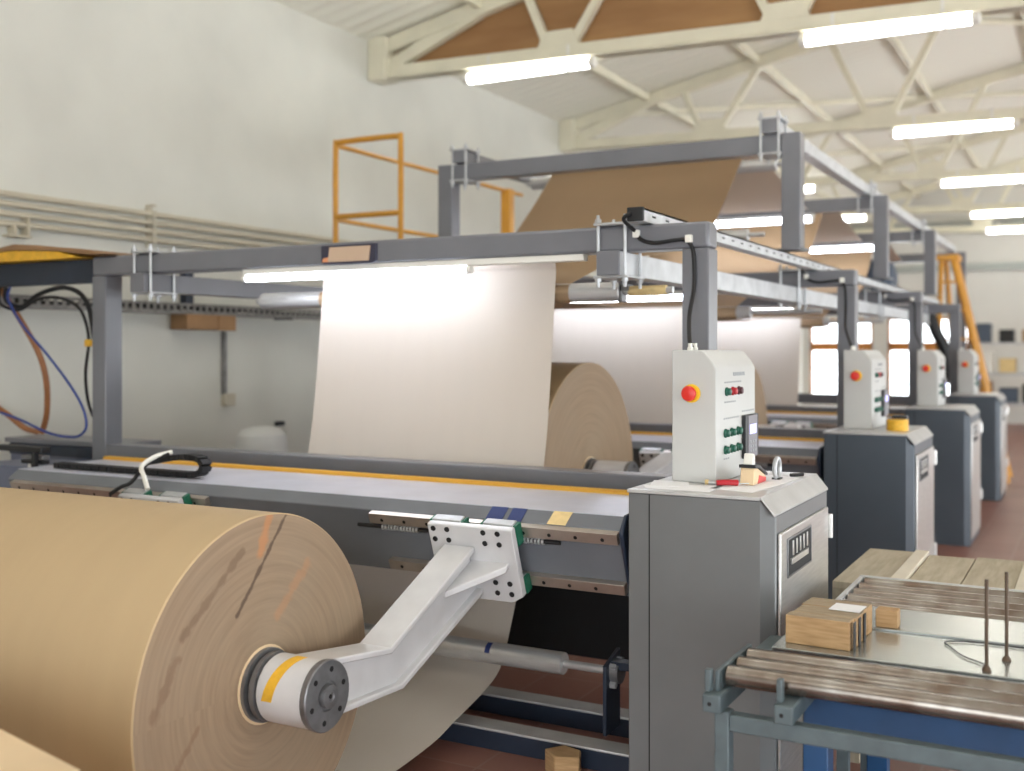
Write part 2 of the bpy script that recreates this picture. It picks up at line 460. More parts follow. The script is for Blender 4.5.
# purlins
for i, x in enumerate((-5.0, -3.6, -2.2, -0.8)):
    zz = roofz(x)
    b = MB().box(x - 0.03, x + 0.03, 0, 25.9, zz - 0.1, zz - 0.012)
    tag(b.build('roof_purlin', M['cream'], loc=(x, 12, zz)), 'cream roof purlin running down the hall, %s from the left wall' % ['first', 'second', 'third', 'fourth'][i], 'purlin', 'cream roof purlins')
# ---- ceiling lamps
def make_lamp(x0, x1, Y, z, label):
    cx = (x0 + x1) / 2
    t = thing('ceiling_lamp', label, 'ceiling lamp', (cx, Y, z + 0.12), 'long ceiling lamps under the trusses')
    b = MB(); b.box(x0, x1, Y - 0.022, Y + 0.022, z + 0.056, z + 0.075)
    for x in (x0 + 0.25, x1 - 0.25): b.box(x - 0.015, x + 0.015, Y - 0.015, Y + 0.015, z + 0.08, z + 0.2)
    b.build('housing', M['lampbody'], t, 0.006)
    b = MB(); pr = [(Y + 0.052 * math.cos(2 * PI * i / 24), z + 0.01 + 0.042 * math.sin(2 * PI * i / 24)) for i in range(24)]
    b.prism(pr, x0 + 0.05, x1 - 0.05, 'X'); b.build('diffuser', M['lamp'], t)
    for (xa, xb) in ((x0 - 0.01, x0 + 0.05), (x1 - 0.05, x1 + 0.01)):
        MB().prism([(Y + 0.055 * math.cos(2 * PI * i / 24), z + 0.01 + 0.045 * math.sin(2 * PI * i / 24)) for i in range(24)], xa, xb, 'X').build('end_cap', M['lampbody'], t, 0.01)
    MB().box(x1 - 0.24, x1 - 0.215, Y - 0.07, Y - 0.055, z - 0.055, z + 0.03).build('clip', M['lampbody'], t)
    return t
L0 = make_lamp(-2.08, -0.78, 8.62, 4.02, 'long lit ceiling lamp at upper right under the brown filled truss')
labs = ['second', 'third', 'fourth', 'last']
for k in range(1, 5):
    copy_tree(L0, (0, 4.2 * k - (1.2 if k == 4 else 0), 0), '%s lit lamp down the right hand lamp row, counted from the front' % labs[k - 1])
copy_tree(L0, (-3.07, 0, 0.06), 'long lit ceiling lamp hanging against the white left wall')
for k in range(2, 4):
    copy_tree(L0, (-3.07, 4.2 * k, 0.06), '%s lit lamp down the wall side lamp row, seen past the tall frames' % labs[k - 1])
copy_tree(L0, (0, -4.4, 0.1), 'ceiling lamp over the conveyor, out of the picture')
copy_tree(L0, (0, -8.4, 0.1), 'ceiling lamp above the camera, out of the picture')
copy_tree(L0, (-1.4, -6.2, 0.1), 'added unseen ceiling lamp above the big reel, for light on the paper')  # extra lamp off the rows, added to brighten the lower web

# ------------------------------------------------------------------ portal frames
PX0, PX1, PY0, PY1, PZ = -5.036, -1.41, 4.30, 4.42, 2.13
def make_portal():
    t = thing('portal_frame', 'grey portal frame of the nearest machine, with cable down its post', 'frame', (-3.2, 4.36, 0), 'low grey portal frames')
    MB().box(PX0, PX0 + 0.11, PY0, PY1, 0, PZ - 0.11).build('post', M['frame'], t, 0.006)
    MB().box(PX1 - 0.115, PX1, PY0, PY1, 0, PZ - 0.11).build('post', M['frame'], t, 0.006)
    MB().box(PX0, PX1, PY0, PY1, PZ - 0.11, PZ).build('top_beam', M['frame'], t, 0.014, bseg=3)
    MB().box(PX0 + 0.11, PX1 - 0.115, PY0 + 0.002, PY1 - 0.002, 0.95, 1.07).build('crossbar', M['frame'], t, 0.006)
    return t
portal = make_portal()
for k in (1, 2, 3): copy_tree(portal, (0, STEP * k, 0), 'grey portal frame of the %s machine down the line' % ORD[k])

def make_clamp(x0, x1, y, zt, zb, name='beam_clamp'):
    """U-bolt clamp round a beam: top plate, bottom plate, four threaded rods with nuts"""
    t = thing('beam_clamp', 'x', 'clamp', ((x0 + x1) / 2, y, zb), 'bolted beam clamps')
    ya, yb = y - 0.085, y + 0.085
    MB().box(x0 - 0.03, x1 + 0.03, ya - 0.012, yb + 0.012, zt, zt + 0.012).build('top_plate', M['zinc'], t, 0.003)
    MB().box(x0 - 0.03, x1 + 0.03, ya - 0.012, yb + 0.012, zb - 0.012, zb).build('bottom_plate', M['zinc'], t, 0.003)
    for x in (x0 - 0.012, x1 + 0.012):
        for yy in (ya, yb):
            b = MB(); b.cyl((x, yy, zb - 0.05), (x, yy, zt + 0.045), 0.0075, 10)
            b.cyl((x, yy, zb - 0.026), (x, yy, zb - 0.012), 0.015, 6); b.cyl((x, yy, zt + 0.012), (x, yy, zt + 0.028), 0.015, 6)
            b.build('bolt', M['zinc'], t)
    return t

# rails running down the line
t = thing('lower_rail', 'galvanised square rail hung under the portal frames, right side', 'rail', (-1.83, 4.25, 1.91), 'long galvanised rails down the line')
MB().box(-1.88, -1.78, 4.245, 13.6, 1.918, 2.018).build('tube', M['galv'], t, 0.004)
MB().box(-1.882, -1.778, 4.235, 4.247, 1.916, 2.0195).build('end_cap', M['frame'], t, 0.003)
t = thing('lower_rail', 'grey square rail hung under the portal frames beside the left wall', 'rail', (-4.61, 4.25, 1.91), 'long galvanised rails down the line')
MB().box(-4.66, -4.56, 4.245, 13.6, 1.918, 2.018).build('tube', M['frame'], t, 0.004)
MB().box(-4.662, -4.558, 4.235, 4.247, 1.916, 2.0195).build('end_cap', M['frame'], t, 0.003)
MB().box(-4.56, -4.46, 5.6, 6.0, 1.9, 1.94).build('bracket', M['frame'], t, 0.003)
t = thing('upper_rail', 'slotted galvanised rail lying on top of the portal frames, right side', 'rail', (-1.68, 4.25, 2.13), 'long galvanised rails down the line')
b = MB(); b.box(-1.72, -1.655, 4.2, 13.6, 2.132, 2.14); b.box(-1.72, -1.71, 4.2, 13.6, 2.14, 2.186); b.box(-1.665, -1.655, 4.2, 13.6, 2.14, 2.186); b.box(-1.72, -1.655, 4.2, 13.6, 2.178, 2.186)
b.mi = 1
for i in range(26):
    y = 4.3 + i * 0.16
    b.box(-1.656, -1.6535, y, y + 0.04, 2.155, 2.163)
b.build('channel', [M['galv'], M['hole']], t, 0.0)
MB().box(-1.724, -1.651, 4.185, 4.202, 2.132, 2.19).build('end_cap', M['black'], t, 0.004)

ck = ['nearest', 'second', 'third', 'fourth']
for k in range(4):
    y = 4.36 + STEP * k
    c = make_clamp(-1.88, -1.78, y, PZ + 0.001, 1.918)
    c['label'] = 'bolted clamp holding the right lower rail to the %s portal frame' % ck[k]
    if k == 0:
        c = make_clamp(-4.66, -4.56, y, PZ + 0.001, 1.918)
        c['label'] = 'bolted clamp holding the left lower rail to the nearest portal frame'

# power cable on the nearest portal and copies
def make_cable(first=True):
    t = thing('power_cable', 'black cable looping down the right post of the nearest portal frame', 'cable', (-1.5, 4.29, 2.13), 'black cables on the portal posts')
    MB().tube(([(-1.70, 4.176, 2.165), (-1.735, 4.18, 2.14)] if first else [(-1.76, 4.29, 2.145), (-1.75, 4.285, 2.13)]) + [(-1.726, 4.285, 2.10), (-1.70, 4.285, 2.065), (-1.64, 4.285, 2.048), (-1.55, 4.285, 2.055), (-1.50, 4.285, 2.052),
               (-1.472, 4.285, 2.01), (-1.466, 4.285, 1.92), (-1.464, 4.27, 1.84), (-1.44, 4.15, 1.74), (-1.37, 3.95, 1.64), (-1.345, 3.9, 1.612)], 0.0085, 8).build('cable_sheath', M['rubber'], t)
    for (x, z) in ((-1.722, 2.09), (-1.49, 2.058)):
        MB().box(x - 0.014, x + 0.014, 4.275, 4.2995, z - 0.016, z + 0.016).build('cable_clip', M['lampbody'], t, 0.003)
    return t
cab0 = make_cable()
cab1 = make_cable(False); cab1.location.y += STEP; cab1['label'] = 'black cable looping down the right post of the second portal frame'
for k in (1,): copy_tree(cab1, (0, STEP * k, 0), 'black cable looping down the right post of the third portal frame')

# LED tube lights under the portal beams
def make_tube():
    t = thing('tube_light', 'lit white tube light under the nearest portal beam', 'light', (-2.9, 4.33, 2.01), 'tube lights under the portal beams')
    MB().box(-3.93, -1.98, 4.315, 4.365, 1.99, 2.0195).build('channel', M['lampbody'], t, 0.003)
    b = MB(); b.cyl((-3.92, 4.335, 1.972), (-2.58, 4.335, 1.972), 0.0165, 16); b.build('tube', M['led'], t)
    for x in (-3.94, -2.58): MB().cyl((x, 4.335, 1.972), (x + 0.025, 4.335, 1.972), 0.0185, 16).build('end_cap', M['lampbody'], t)
    return t
tube0 = make_tube()
for k in (1, 2): copy_tree(tube0, (0, STEP * k, 0), 'lit white tube light under the %s portal beam down the line' % ORD[k])

# plaque on the beam
t = thing('name_plaque', 'small dark framed tan plaque on the nearest portal beam', 'plaque', (-3.22, 4.295, 2.07))
MB().prism([(-3.39, 2.03), (-3.37, 2.02), (-3.08, 2.02), (-3.06, 2.03), (-3.06, 2.115), (-3.39, 2.115)], 4.284, 4.2995, 'Y').build('backing', M['plaqbk'], t, 0.003)
MB().prism([(-3.345, 2.032), (-3.10, 2.032), (-3.09, 2.104), (-3.335, 2.104)], 4.279, 4.285, 'Y').build('face', M['plaqtan'], t)
MB().prism([(-3.38, 2.032), (-3.346, 2.032), (-3.342, 2.056), (-3.375, 2.05)], 4.279, 4.285, 'Y').build('mark', M['plaqorange'], t)

# ------------------------------------------------------------------ bed beam with rails
BX0, BX1 = -4.75, -1.475
SLT = Matrix(((1, 0, 0, 0), (0, -0.941, 0.339, 3.545), (0, -0.339, -0.941, 0.965), (0, 0, 0, 1)))  # (x, outward, down the face) -> world
def make_bed():
    t = thing('machine_bed', 'dark grey bed of the nearest machine, yellow toothed strip along it', 'machine bed', (-3.2, 3.9, 0), 'machine beds under the portal frames')
    MB().prism([(4.2, 1.005), (3.60, 1.005), (3.545, 0.965), (3.635, 0.715), (4.2, 0.715)], BX0, BX1, 'X').build('bed_body', M['bed'], t, 0.004)
    MB().box(BX0, BX1 - 0.001, 3.603, 4.2, 1.0052, 1.0075).build('sheen_skin', M['bedsheen'], t)  # thin lighter skin carrying the painted sheen of the bed top
    b = MB(); b.prism([(4.27, 1.05), (3.55, 1.02), (3.505, 0.96), (3.61, 0.69), (4.27, 0.69)], BX1, BX1 + 0.016, 'X')
    b.build('end_plate', M['navy'], t, 0.006)
    b = MB(); b.box(-4.75, BX1 - 0.001, 4.13, 4.165, 1.0076, 1.016)
    n = 259; x = -4.745
    for i in range(n):
        xx = x + i * 0.0126
        b.box(xx, xx + 0.0075, 4.127, 4.168, 1.016, 1.024)
    b.build('toothed_strip', M['ystrip'], t)
    for (x0, x1, t0, t1, nm) in ((-2.55, BX1 - 0.012, 0.002, 0.044, 0), (-2.5, BX1 - 0.012, 0.205, 0.245, 1), (-4.7, -3.42, 0.002, 0.044, 2), (-4.7, -3.42, 0.205, 0.245, 3)):
        b = MB(); b.box(x0, x1, 0.0005, 0.03, t0, t1, SLT)
        b.mi = 1; x = x0 + 0.06; tm = (t0 + t1) / 2 + 0.004
        while x < x1 - 0.03:
            b.cyl(SLT @ Vector((x, 0.029, tm)), SLT @ Vector((x, 0.0308, tm)), 0.0075, 10); x += 0.105
        b.build('slide_rail', [M['railsteel'], M['hole']], t, 0.002)
    # ball-screw: a black rod with spring, short of the rail ends
    tt = 0.062
    for (xa, xb) in ((-2.62, -1.98), (-1.9, -1.72)):
        MB().cyl(SLT @ Vector((xa, 0.018, tt)), SLT @ Vector((xb, 0.018, tt)), 0.008, 10).build('push_rod', M['black'], t)
    for (xa, xb) in ((-2.5, -2.33), (-1.88, -1.79)):
        b = MB(); x = xa
        while x < xb:
            b.cyl(SLT @ Vector((x, 0.018, tt)), SLT @ Vector((x + 0.008, 0.018, tt)), 0.013, 10); x += 0.0145
        b.build('spring', M['zinc'], t)
    return t
bed0 = make_bed()
for k in (1, 2): copy_tree(bed0, (0, STEP * k, 0), 'dark grey bed of the %s machine, behind the nearest portal frame' % ORD[k] if k == 1 else 'dark grey bed of the third machine, right of the nearest control box')

# tapes on the bed chamfer
def tape(x0, x1, m, label, up=0.03, dn=0.03, cat='tape', skew=0.0, dy=0):
    b = MB(); e = 0.0012
    p = [(3.60 + up, 1.005 + e), (3.60, 1.005 + e), (3.545 - e, 0.965 + e)]
    pts = [p[0], p[1], (p[1][0] + (p[2][0] - p[1][0]) * 0.999, p[1][1] + (p[2][1] - p[1][1]) * 0.999)]
    for i in range(2):
        (ya, za), (yb, zb) = pts[i], pts[i + 1]
        s0, s1 = skew * i, skew * (i + 1)
        q = [(x0 + s0, ya + dy, za), (x1 + s0, ya + dy, za), (x1 + s1, yb + dy, zb), (x0 + s1, yb + dy, zb)]
        b.hexa(q + [(v[0], v[1] - 0.0006, v[2] + 0.0008) for v in q])
    return tag(b.build('tape_piece', m, loc=((x0 + x1) / 2, 3.58 + dy, 1.0)), label, cat)
tape(-1.765, -1.69, M['masking'], 'torn masking tape on the edge of the nearest bed', up=0.006, skew=-0.004)
tape(-2.03, -1.96, M['tapeb'], 'blue tape on the bed edge above the white slide plate, left piece', up=0.0)
tape(-1.94, -1.88, M['tapeb'], 'blue tape on the bed edge above the white slide plate, right piece', up=0.0)
tape(-1.94, -1.87, M['masking'], 'yellowed tape on the edge of the third bed', dy=2 * STEP, up=0.02)
tape(-1.86, -1.79, M['tapeb'], 'blue tape on the edge of the third bed', dy=2 * STEP, up=0.02)

# ------------------------------------------------------------------ reel arms
def make_arm(px0, px1, ax0, ax1, hub, roll_x, sgn, dy=0.0, detail=True, extra_yellow=True, label=''):
    """sgn=+1: outer side is +X. plate X range px0..px1, arm X range ax0..ax1, hub=(y,z)"""
    t = thing('reel_arm', label, 'reel arm', ((px0 + px1) / 2, 3.5 + dy, 0.7), 'white reel arms')
    S = Matrix.Translation((0, dy, 0)) @ SLT
    # mounting plate (slanted with the bed)
    b = MB(); sk = 0.0
    A = [(px0, 0.072, -0.02), (px1 - 0.0, 0.072, -0.02), (px1, 0.072, 0.255), (px1 - 0.05, 0.072, 0.285), (px0, 0.072, 0.285)]
    q0 = [S @ Vector(p) for p in A]; q1 = [S @ Vector((p[0], p[1] + 0.03, p[2])) for p in A]
    v0 = [b.bm.verts.new(p) for p in q0]; v1 = [b.bm.verts.new(p) for p in q1]; n = len(A)
    for i in range(n): b._face([v0[i], v0[(i + 1) % n], v1[(i + 1) % n], v1[i]])
    b._face(v0[::-1]); b._face(v1)
    b.build('mounting_plate', M['armwhite'], t, 0.004)
    # bearing blocks with green seals on both ends
    w = (px1 - px0)
    for (xa, xb) in ((px0 + 0.005, px0 + 0.13), (px1 - 0.135, px1 - 0.01)):
        for (ta, tb) in ((-0.025, 0.066), (0.19, 0.262)):
            bb = MB().box(xa, xb, 0.032, 0.0715, ta, tb, S).build('bearing_block', M['zinc'], t, 0.003)
            for (xc, xd) in ((xa - 0.012, xa), (xb, xb + 0.014)):
                MB().box(xc, xd, 0.031, 0.071, ta + 0.004, tb - 0.004, S).build('seal', M['green'], bb, 0.002)
    # bolts
    for (cx, cy) in ((px0 + 0.055, 0.02), (px1 - 0.09, 0.02), (px0 + 0.055, 0.225), (px1 - 0.075, 0.225)):
        for dx in (-0.03, 0.03):
            for dt in (-0.022, 0.022):
                MB().lathe(S @ Vector((cx + dx, 0.1015, cy + dt)), S.to_3x3() @ Vector((0, 1, 0)), [(0, 0.0), (0, 0.0105), (0.004, 0.0105), (0.005, 0.007), (0.0045, 0.0)], 12).build('bolt', M['hole'], t)
    hy, hz = hub
    U = Vector((3.46 + dy, 0.875)); D = Vector((3.535 + dy, 0.69))
    dirv = (U - Vector((hy, hz)))
    # dog-leg top and bottom lines
    k1 = 0.42
    kz = (hz + 0.053) + 0.45 * max(0, hz - 0.577)
    ky = hy + 0.36
    top = [(hy + 0.02, hz + 0.098), (ky, kz), (U.x, U.y)]
    bot = [(hy + 0.06, hz - 0.085), (ky + 0.07, hz - 0.10 + 0.3 * max(0, hz - 0.577)), (D.x, D.y)]
    if hz > 0.7:
        top = [(hy + 0.0, hz + 0.06), (hy + 0.36, hz + 0.0), (3.43 + dy, 0.955)]; bot = [(hy + 0.04, hz - 0.09), (hy + 0.45, hz - 0.13), (D.x, D.y + 0.02)]
    wt = [(p[0], p[1] - 0.01) for p in top]; wb = [(p[0], p[1] + 0.01) for p in bot]
    b = MB(); b.prism(wt + wb[::-1], ax0 + 0.028, ax1 - 0.028, 'X'); b.build('web_plate', M['armwhite'], t, 0.003)
    def flange(line, th):
        b = MB()
        P = [Vector((p[0], p[1])) for p in line]
        nrm = []
        for i in range(len(P)):
            d = (P[min(i + 1, 2)] - P[max(i - 1, 0)]).normalized(); nrm.append(Vector((-d.y, d.x)))
        poly = [tuple(p) for p in P] + [tuple(P[i] + nrm[i] * th) for i in (2, 1, 0)]
        b.prism(poly, ax0, ax1, 'X'); b.build('flange', M['armwhite'], t, 0.005)
    flange(top, -0.022); flange(bot, 0.02)
    # gusset rib on the outer side
    xo = ax1 - 0.028 if sgn > 0 else ax0 + 0.028
    xt = (px1 - 0.035) if sgn > 0 else (px0 + 0.035)
    zr = 0.80
    yl = 3.49 + dy
    b = MB(); q = []
    for dz in (-0.012, 0.012):
        q += [(xo, yl + 0.005, zr + 0.01 + dz), (xt, yl + 0.0, zr + 0.01 + dz), (xt, yl - 0.02, zr + dz), (xo, yl - 0.19, zr - 0.075 + dz)]
    b.hexa(q); b.build('gusset_rib', M['armwhite'], t, 0.003)
    # hub boss, collar, end disc
    rx = roll_x + sgn * 0.003
    xa = ax1 if sgn > 0 else ax0
    xi = roll_x + sgn * 0.045
    MB().lathe((xi, hy, hz), (sgn, 0, 0), [(0, 0.0), (0, 0.092), (0.012, 0.102), (abs(xa - xi) - 0.006, 0.102), (abs(xa - xi), 0.098), (abs(xa - xi), 0.0)], 36).build('hub_boss', M['armwhite'], t)
    MB().lathe((rx, hy, hz), (sgn, 0, 0), [(0, 0.0), (0, 0.112), (0.012, 0.112), (0.012, 0.085), (0.024, 0.085), (0.024, 0.104), (0.04, 0.104), (0.04, 0.0)], 36).build('chuck_collar', M['darksteel'], t)
    dsk = MB().lathe((xa, hy, hz), (sgn, 0, 0), [(0, 0.0), (0, 0.105), (0.018, 0.106), (0.022, 0.103), (0.022, 0.045), (0.016, 0.042), (0.016, 0.036), (0.034, 0.034), (0.036, 0.015), (0.031, 0.013), (0.031, 0.0)], 36).build('end_disc', M['darksteel'], t)
    for i in range(6):
        b = MB(); a = 2 * PI * i / 6 + 0.3
        p = (xa + sgn * 0.0195, hy + 0.078 * math.cos(a), hz + 0.078 * math.sin(a))
        b.cyl(p, (xa + sgn * 0.0232, p[1], p[2]), 0.0085, 10); b.build('screw_hole', M['hole'], dsk)
    MB().cyl((xa + sgn * 0.03, hy, hz), (xa + sgn * 0.033, hy, hz), 0.007, 8).build('centre_hole', M['hole'], dsk)
    if extra_yellow:
        b = MB(); r0, r1 = 0.1022, 0.1032; prev = None
        for i in range(13):
            a = math.radians(186 - 98 * i / 12)
            xs_ = (xi + sgn * (0.030 + 0.05 * i / 12)); wd = sgn * 0.038
            ring = [b.bm.verts.new((xs_ + dx, hy + r * math.cos(a), hz + r * math.sin(a))) for (dx, r) in ((0, r0), (wd, r0), (wd, r1), (0, r1))]
            if prev:
                for j in range(4): b._face([prev[j], prev[(j + 1) % 4], ring[(j + 1) % 4], ring[j]])
            else: b._face(ring)
            prev = ring
        b._face(prev[::-1])
        o = b.build('tape_mark', M['tapey'], t); o['label'] = 'curved strip of yellow tape round the hub'
    return t
ROLLX1 = -2.25; ROLLX0 = -3.62
arm0 = make_arm(-2.225, -1.865, -2.16, -2.03, (2.57, 0.577), ROLLX1, 1, label='white dog-leg reel arm holding the nearest brown reel, yellow tape on its hub')
make_arm(-3.87, -3.5, -3.84, -3.71, (2.57, 0.577), ROLLX0, -1, extra_yellow=False, label='white reel arm at the far end of the nearest reel, partly hidden behind it')
make_arm(-2.58, -2.23, -2.42, -2.29, (5.6, 0.88), -2.53, 1, dy=STEP, extra_yellow=False, label='white raised reel arm of the second machine, behind the nearest portal frame')
make_arm(-2.55, -2.2, -2.40, -2.27, (8.62, 0.9), -2.5, 1, dy=2 * STEP, extra_yellow=False, label='white raised reel arm of the third machine')

# ------------------------------------------------------------------ paper reels
def make_reel(x0, x1, y, z, r, label, em='rollendplain'):
    t = thing('paper_reel', label, 'paper reel', ((x0 + x1) / 2, y, z), 'brown paper reels on the arms')
    c = ((x0 + x1) / 2, y, z); h = (x1 - x0) / 2
    b = MB(); b.lathe(c, (1, 0, 0), [(-h, r - 0.004), (-h + 0.004, r), (h - 0.004, r), (h, r - 0.004)], 120); b.build('wound_paper', M['kraft'], t)
    for s in (1, -1):
        b = MB(); b.lathe((c[0] + s * h, y, z), (s, 0, 0), [(-0.002, r - 0.003), (0, r - 0.004), (0, r * 0.66), (0, r * 0.33), (0, 0.09), (0, 0.0)], 120)
        b.build('reel_end', M[em], t)
        MB().lathe((c[0] + s * (h - 0.002), y, z), (s, 0, 0), [(0, 0.12), (0.004, 0.12), (0.004, 0.0)], 32).build('core', M['cardpale'], t)
    return t
make_reel(ROLLX0, ROLLX1, 2.57, 0.577, 0.52, 'big brown paper reel in front, streaked end facing the camera', 'rollend')
make_reel(-3.75, -2.53, 5.6, 0.88, 0.65, 'brown paper reel of the second machine, behind the hanging pale sheet')
make_reel(-3.75, -2.5, 8.62, 0.9, 0.6, 'brown paper reel of the third machine, edge showing beside the nearest control box')

# ------------------------------------------------------------------ paper webs and rollers
def make_web(name, x0, x1, path, m, label, cat, n=8, th=0.0008, dx=None):
    P = catmull([(0, p[0], p[1]) for p in path], n)
    b = MB(); rows = []
    for i, p in enumerate(P):
        t = (P[min(i + 1, len(P) - 1)] - P[max(i - 1, 0)]).normalized(); nn = Vector((0, -t.z, t.y)) * th
        rows.append([b.bm.verts.new((x0, p.y, p.z)), b.bm.verts.new((x1, p.y, p.z)), b.bm.verts.new((x1, p.y + nn.y, p.z + nn.z)), b.bm.verts.new((x0, p.y + nn.y, p.z + nn.z))])
    two = isinstance(m, (list, tuple))
    for a, c in zip(rows, rows[1:]):
        for j in range(4):
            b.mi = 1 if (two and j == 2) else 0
            b._face([a[j], a[(j + 1) % 4], c[(j + 1) % 4], c[j]])
    b._face(rows[0][::-1]); b._face(rows[-1])
    mid = P[len(P) // 2]
    return tag(b.build(name, m, loc=((x0 + x1) / 2, mid.y, mid.z)), label, cat)
def wrap(cy, cz, r, a0, a1, n=8):
    return [(cy + r * math.cos(math.radians(a0 + (a1 - a0) * i / n)), cz + r * math.sin(math.radians(a0 + (a1 - a0) * i / n))) for i in range(n + 1)]
W1 = [(2.57, 0.053), (3.1, 0.062), (3.5, 0.09), (3.68, 0.128), (3.89, 0.175), (3.98, 0.203), (4.045, 0.236), (4.085, 0.28), (4.13, 0.36), (4.19, 0.485), (4.24, 0.6), (4.47, 1.07), (4.585, 1.87), (4.592, 2.0)] + wrap(4.63, 2.045, 0.037, 180, 20, 6)
make_web('paper_web', ROLLX0, ROLLX1, W1, M['pale'], 'pale paper sheet rising from the nearest reel behind the crossbar, brightly lit', 'paper sheet')
W2 = [(5.6, 0.227), (6.2, 0.25), (6.8, 0.33), (7.1, 0.5), (7.3, 0.7), (7.49, 1.07), (7.612, 1.84)] + wrap(7.67, 1.87, 0.052, 180, 60, 6)
make_web('paper_web', -3.75, -2.5, W2, M['pale'], 'pale paper sheet hanging behind the second reel, ending behind the nearest post', 'paper sheet')
W3 = [(8.62, 0.297), (9.3, 0.3), (9.8, 0.4), (10.1, 0.55), (10.3, 0.72), (10.51, 1.07), (10.632, 1.84)] + wrap(10.69, 1.87, 0.052, 180, 60, 6)
make_web('paper_web', -3.75, -2.56, W3, M['pale'], 'paper sheet of the third machine, seen right of the nearest post', 'paper sheet')
# overhead webs: from under the front roller, round it, up to the tall frame and away
def overhead(k, x0, x1, label):
    d = STEP * k
    R = wrap(4.65, 1.87, 0.047, 270, 90, 10)
    path = [(5.6, 1.835), (5.3, 1.828), (5.0, 1.823)] + R + [(5.2, 2.06), (6.0, 2.17), (6.5, 2.27), (6.74, 2.375), (6.995, 2.57), (7.2, 2.74), (7.37, 2.89), (7.5, 2.965), (7.95, 3.0), (8.8, 2.87), (9.35, 2.80)]
    return make_web('overhead_web', x0, x1, [(p[0] + d, p[1]) for p in path], [M['pale'], M['kraftdark']], label, 'overhead paper web', 5)
overhead(0, -3.66, -2.19, 'brown paper web climbing over the tall grey frame behind the nearest portal')
overhead(1, -3.86, -2.3, 'paper web overhead of the second machine, beyond the nearest tall post')
overhead(2, -3.86, -2.35, 'brown paper web of the third machine, between the first and second tall posts')

def make_roller(x0, x1, y, z, r, label, jn=0.2, group='steel guide rollers'):
    t = thing('guide_roller', label, 'roller', ((x0 + x1) / 2, y, z), group)
    MB().lathe((x0, y, z), (1, 0, 0), [(0, 0.0), (0, r - 0.004), (0.004, r), (x1 - x0 - 0.004, r), (x1 - x0, r - 0.004), (x1 - x0, 0.0)], 32).build('roller_body', M['chrome'], t)
    MB().cyl((x1, y, z), (x1 + jn, y, z), r * 0.38, 16).build('journal', M['chrome'], t)
    MB().cyl((x0 - 0.04, y, z), (x0, y, z), r * 0.38, 16).build('journal', M['chrome'], t)
    return t
r = make_roller(-4.08, -1.94, 4.65, 1.87, 0.044, 'steel roller at the top of the nearest pale sheet, ends showing both sides', 0.25)
MB().cyl((-1.9, 4.65, 1.87), (-1.72, 4.65, 1.87), 0.024, 14).build('bearing_sleeve', M['masking'], r)
MB().box(-1.945, -1.925, 4.62, 4.68, 1.82, 1.92).build('bearing_plate', M['darksteel'], r, 0.003)
MB().box(-1.99, -1.895, 4.62, 4.68, 1.87, 1.9).build('hanger', M['darksteel'], r)
make_roller(-4.0, -2.35, 4.63, 2.045, 0.034, 'slim upper roller carrying the nearest pale sheet behind the beam', 0.2)
make_roller(-4.4, -2.2, 7.67, 1.87, 0.043, 'thin bright roller along the top of the second hanging sheet', 0.5)
make_roller(-4.4, -2.3, 10.69, 1.87, 0.043, 'thin bright roller along the top of the third hanging sheet', 0.5)
make_roller(-3.84, -1.95, 7.43, 2.875, 0.045, 'roller under the brown web on top of the nearest tall frame', 0.1)
make_roller(-3.84, -1.95, 6.74, 2.325, 0.04, 'roller under the fold of the brown web behind the nearest tall frame', 0.1)
# dancer roller low down and its bracket
r = make_roller(-3.9, -1.885, 3.93, 0.345, 0.044, 'silver idler roller low under the nearest bed, blue mark on it', 0.19)
b = MB()
prev = None
o = MB().lathe((-2.22, 3.93, 0.345), (1, 0, 0), [(-0.012, 0.0442), (-0.012, 0.0446), (0.012, 0.0446), (0.012, 0.0442)], 32)
bmesh.ops.delete(o.bm, geom=[f for f in o.bm.faces if not (f.calc_center_median().z > 0.356 and f.calc_center_median().y < 3.925)], context='FACES')
o = o.build('ink_mark', M['tapeb'], r); o['label'] = 'blue mark on the roller'
t = thing('roller_bracket', 'dark steel bracket plate holding the low idler roller beside the nearest cabinet', 'bracket', (-1.7, 3.93, 0.3))
MB().prism([(3.86, 0.11), (4.0, 0.11), (4.0, 0.42), (3.86, 0.38)], -1.69, -1.674, 'X').build('plate', M['navy'], t, 0.003)
MB().box(-1.674, -1.4345, 3.9, 3.96, 0.36, 0.39).build('stay', M['navy'], t, 0.003)
b = MB(); b.cyl((-1.674, 3.93, 0.345), (-1.64, 3.93, 0.345), 0.045, 18); b.build('bearing', M['darksteel'], t)
for (yy, zz) in ((3.90, 0.30), (3.97, 0.38), (3.90, 0.37)):
    MB().cyl((-1.674, yy, zz), (-1.65, yy, zz), 0.014, 6).build('bolt', M['zinc'], t)

# base rails on the floor
for (y, nm) in ((4.17, 'rear'), (3.79, 'front')):
    b = MB(); b.box(-3.2 if False else -4.9, -1.45, y, y + 0.1, 0.0, 0.075); b.mi = 1; b.box(-4.9, -1.45, y - 0.004, y + 0.104, 0.0755, 0.085)
    tag(b.build('base_rail', [M['navy'], M['plaqtan'] if False else M['lid']], loc=(-3.2, y + 0.05, 0), bevel=0.003), '%s steel base rail on the red floor under the nearest machine' % nm, 'base rail', 'steel base rails')
t = tag(MB().prism([(-1.86, 3.70), (-1.79, 3.64), (-1.70, 3.67), (-1.73, 3.75), (-1.81, 3.77)], 0.0, 0.085, 'Z').build('cardboard_scrap', M['bundle'], loc=(-1.78, 3.7, 0), bevel=0.006), 'small brown cardboard offcut in front of the front base rail', 'cardboard')
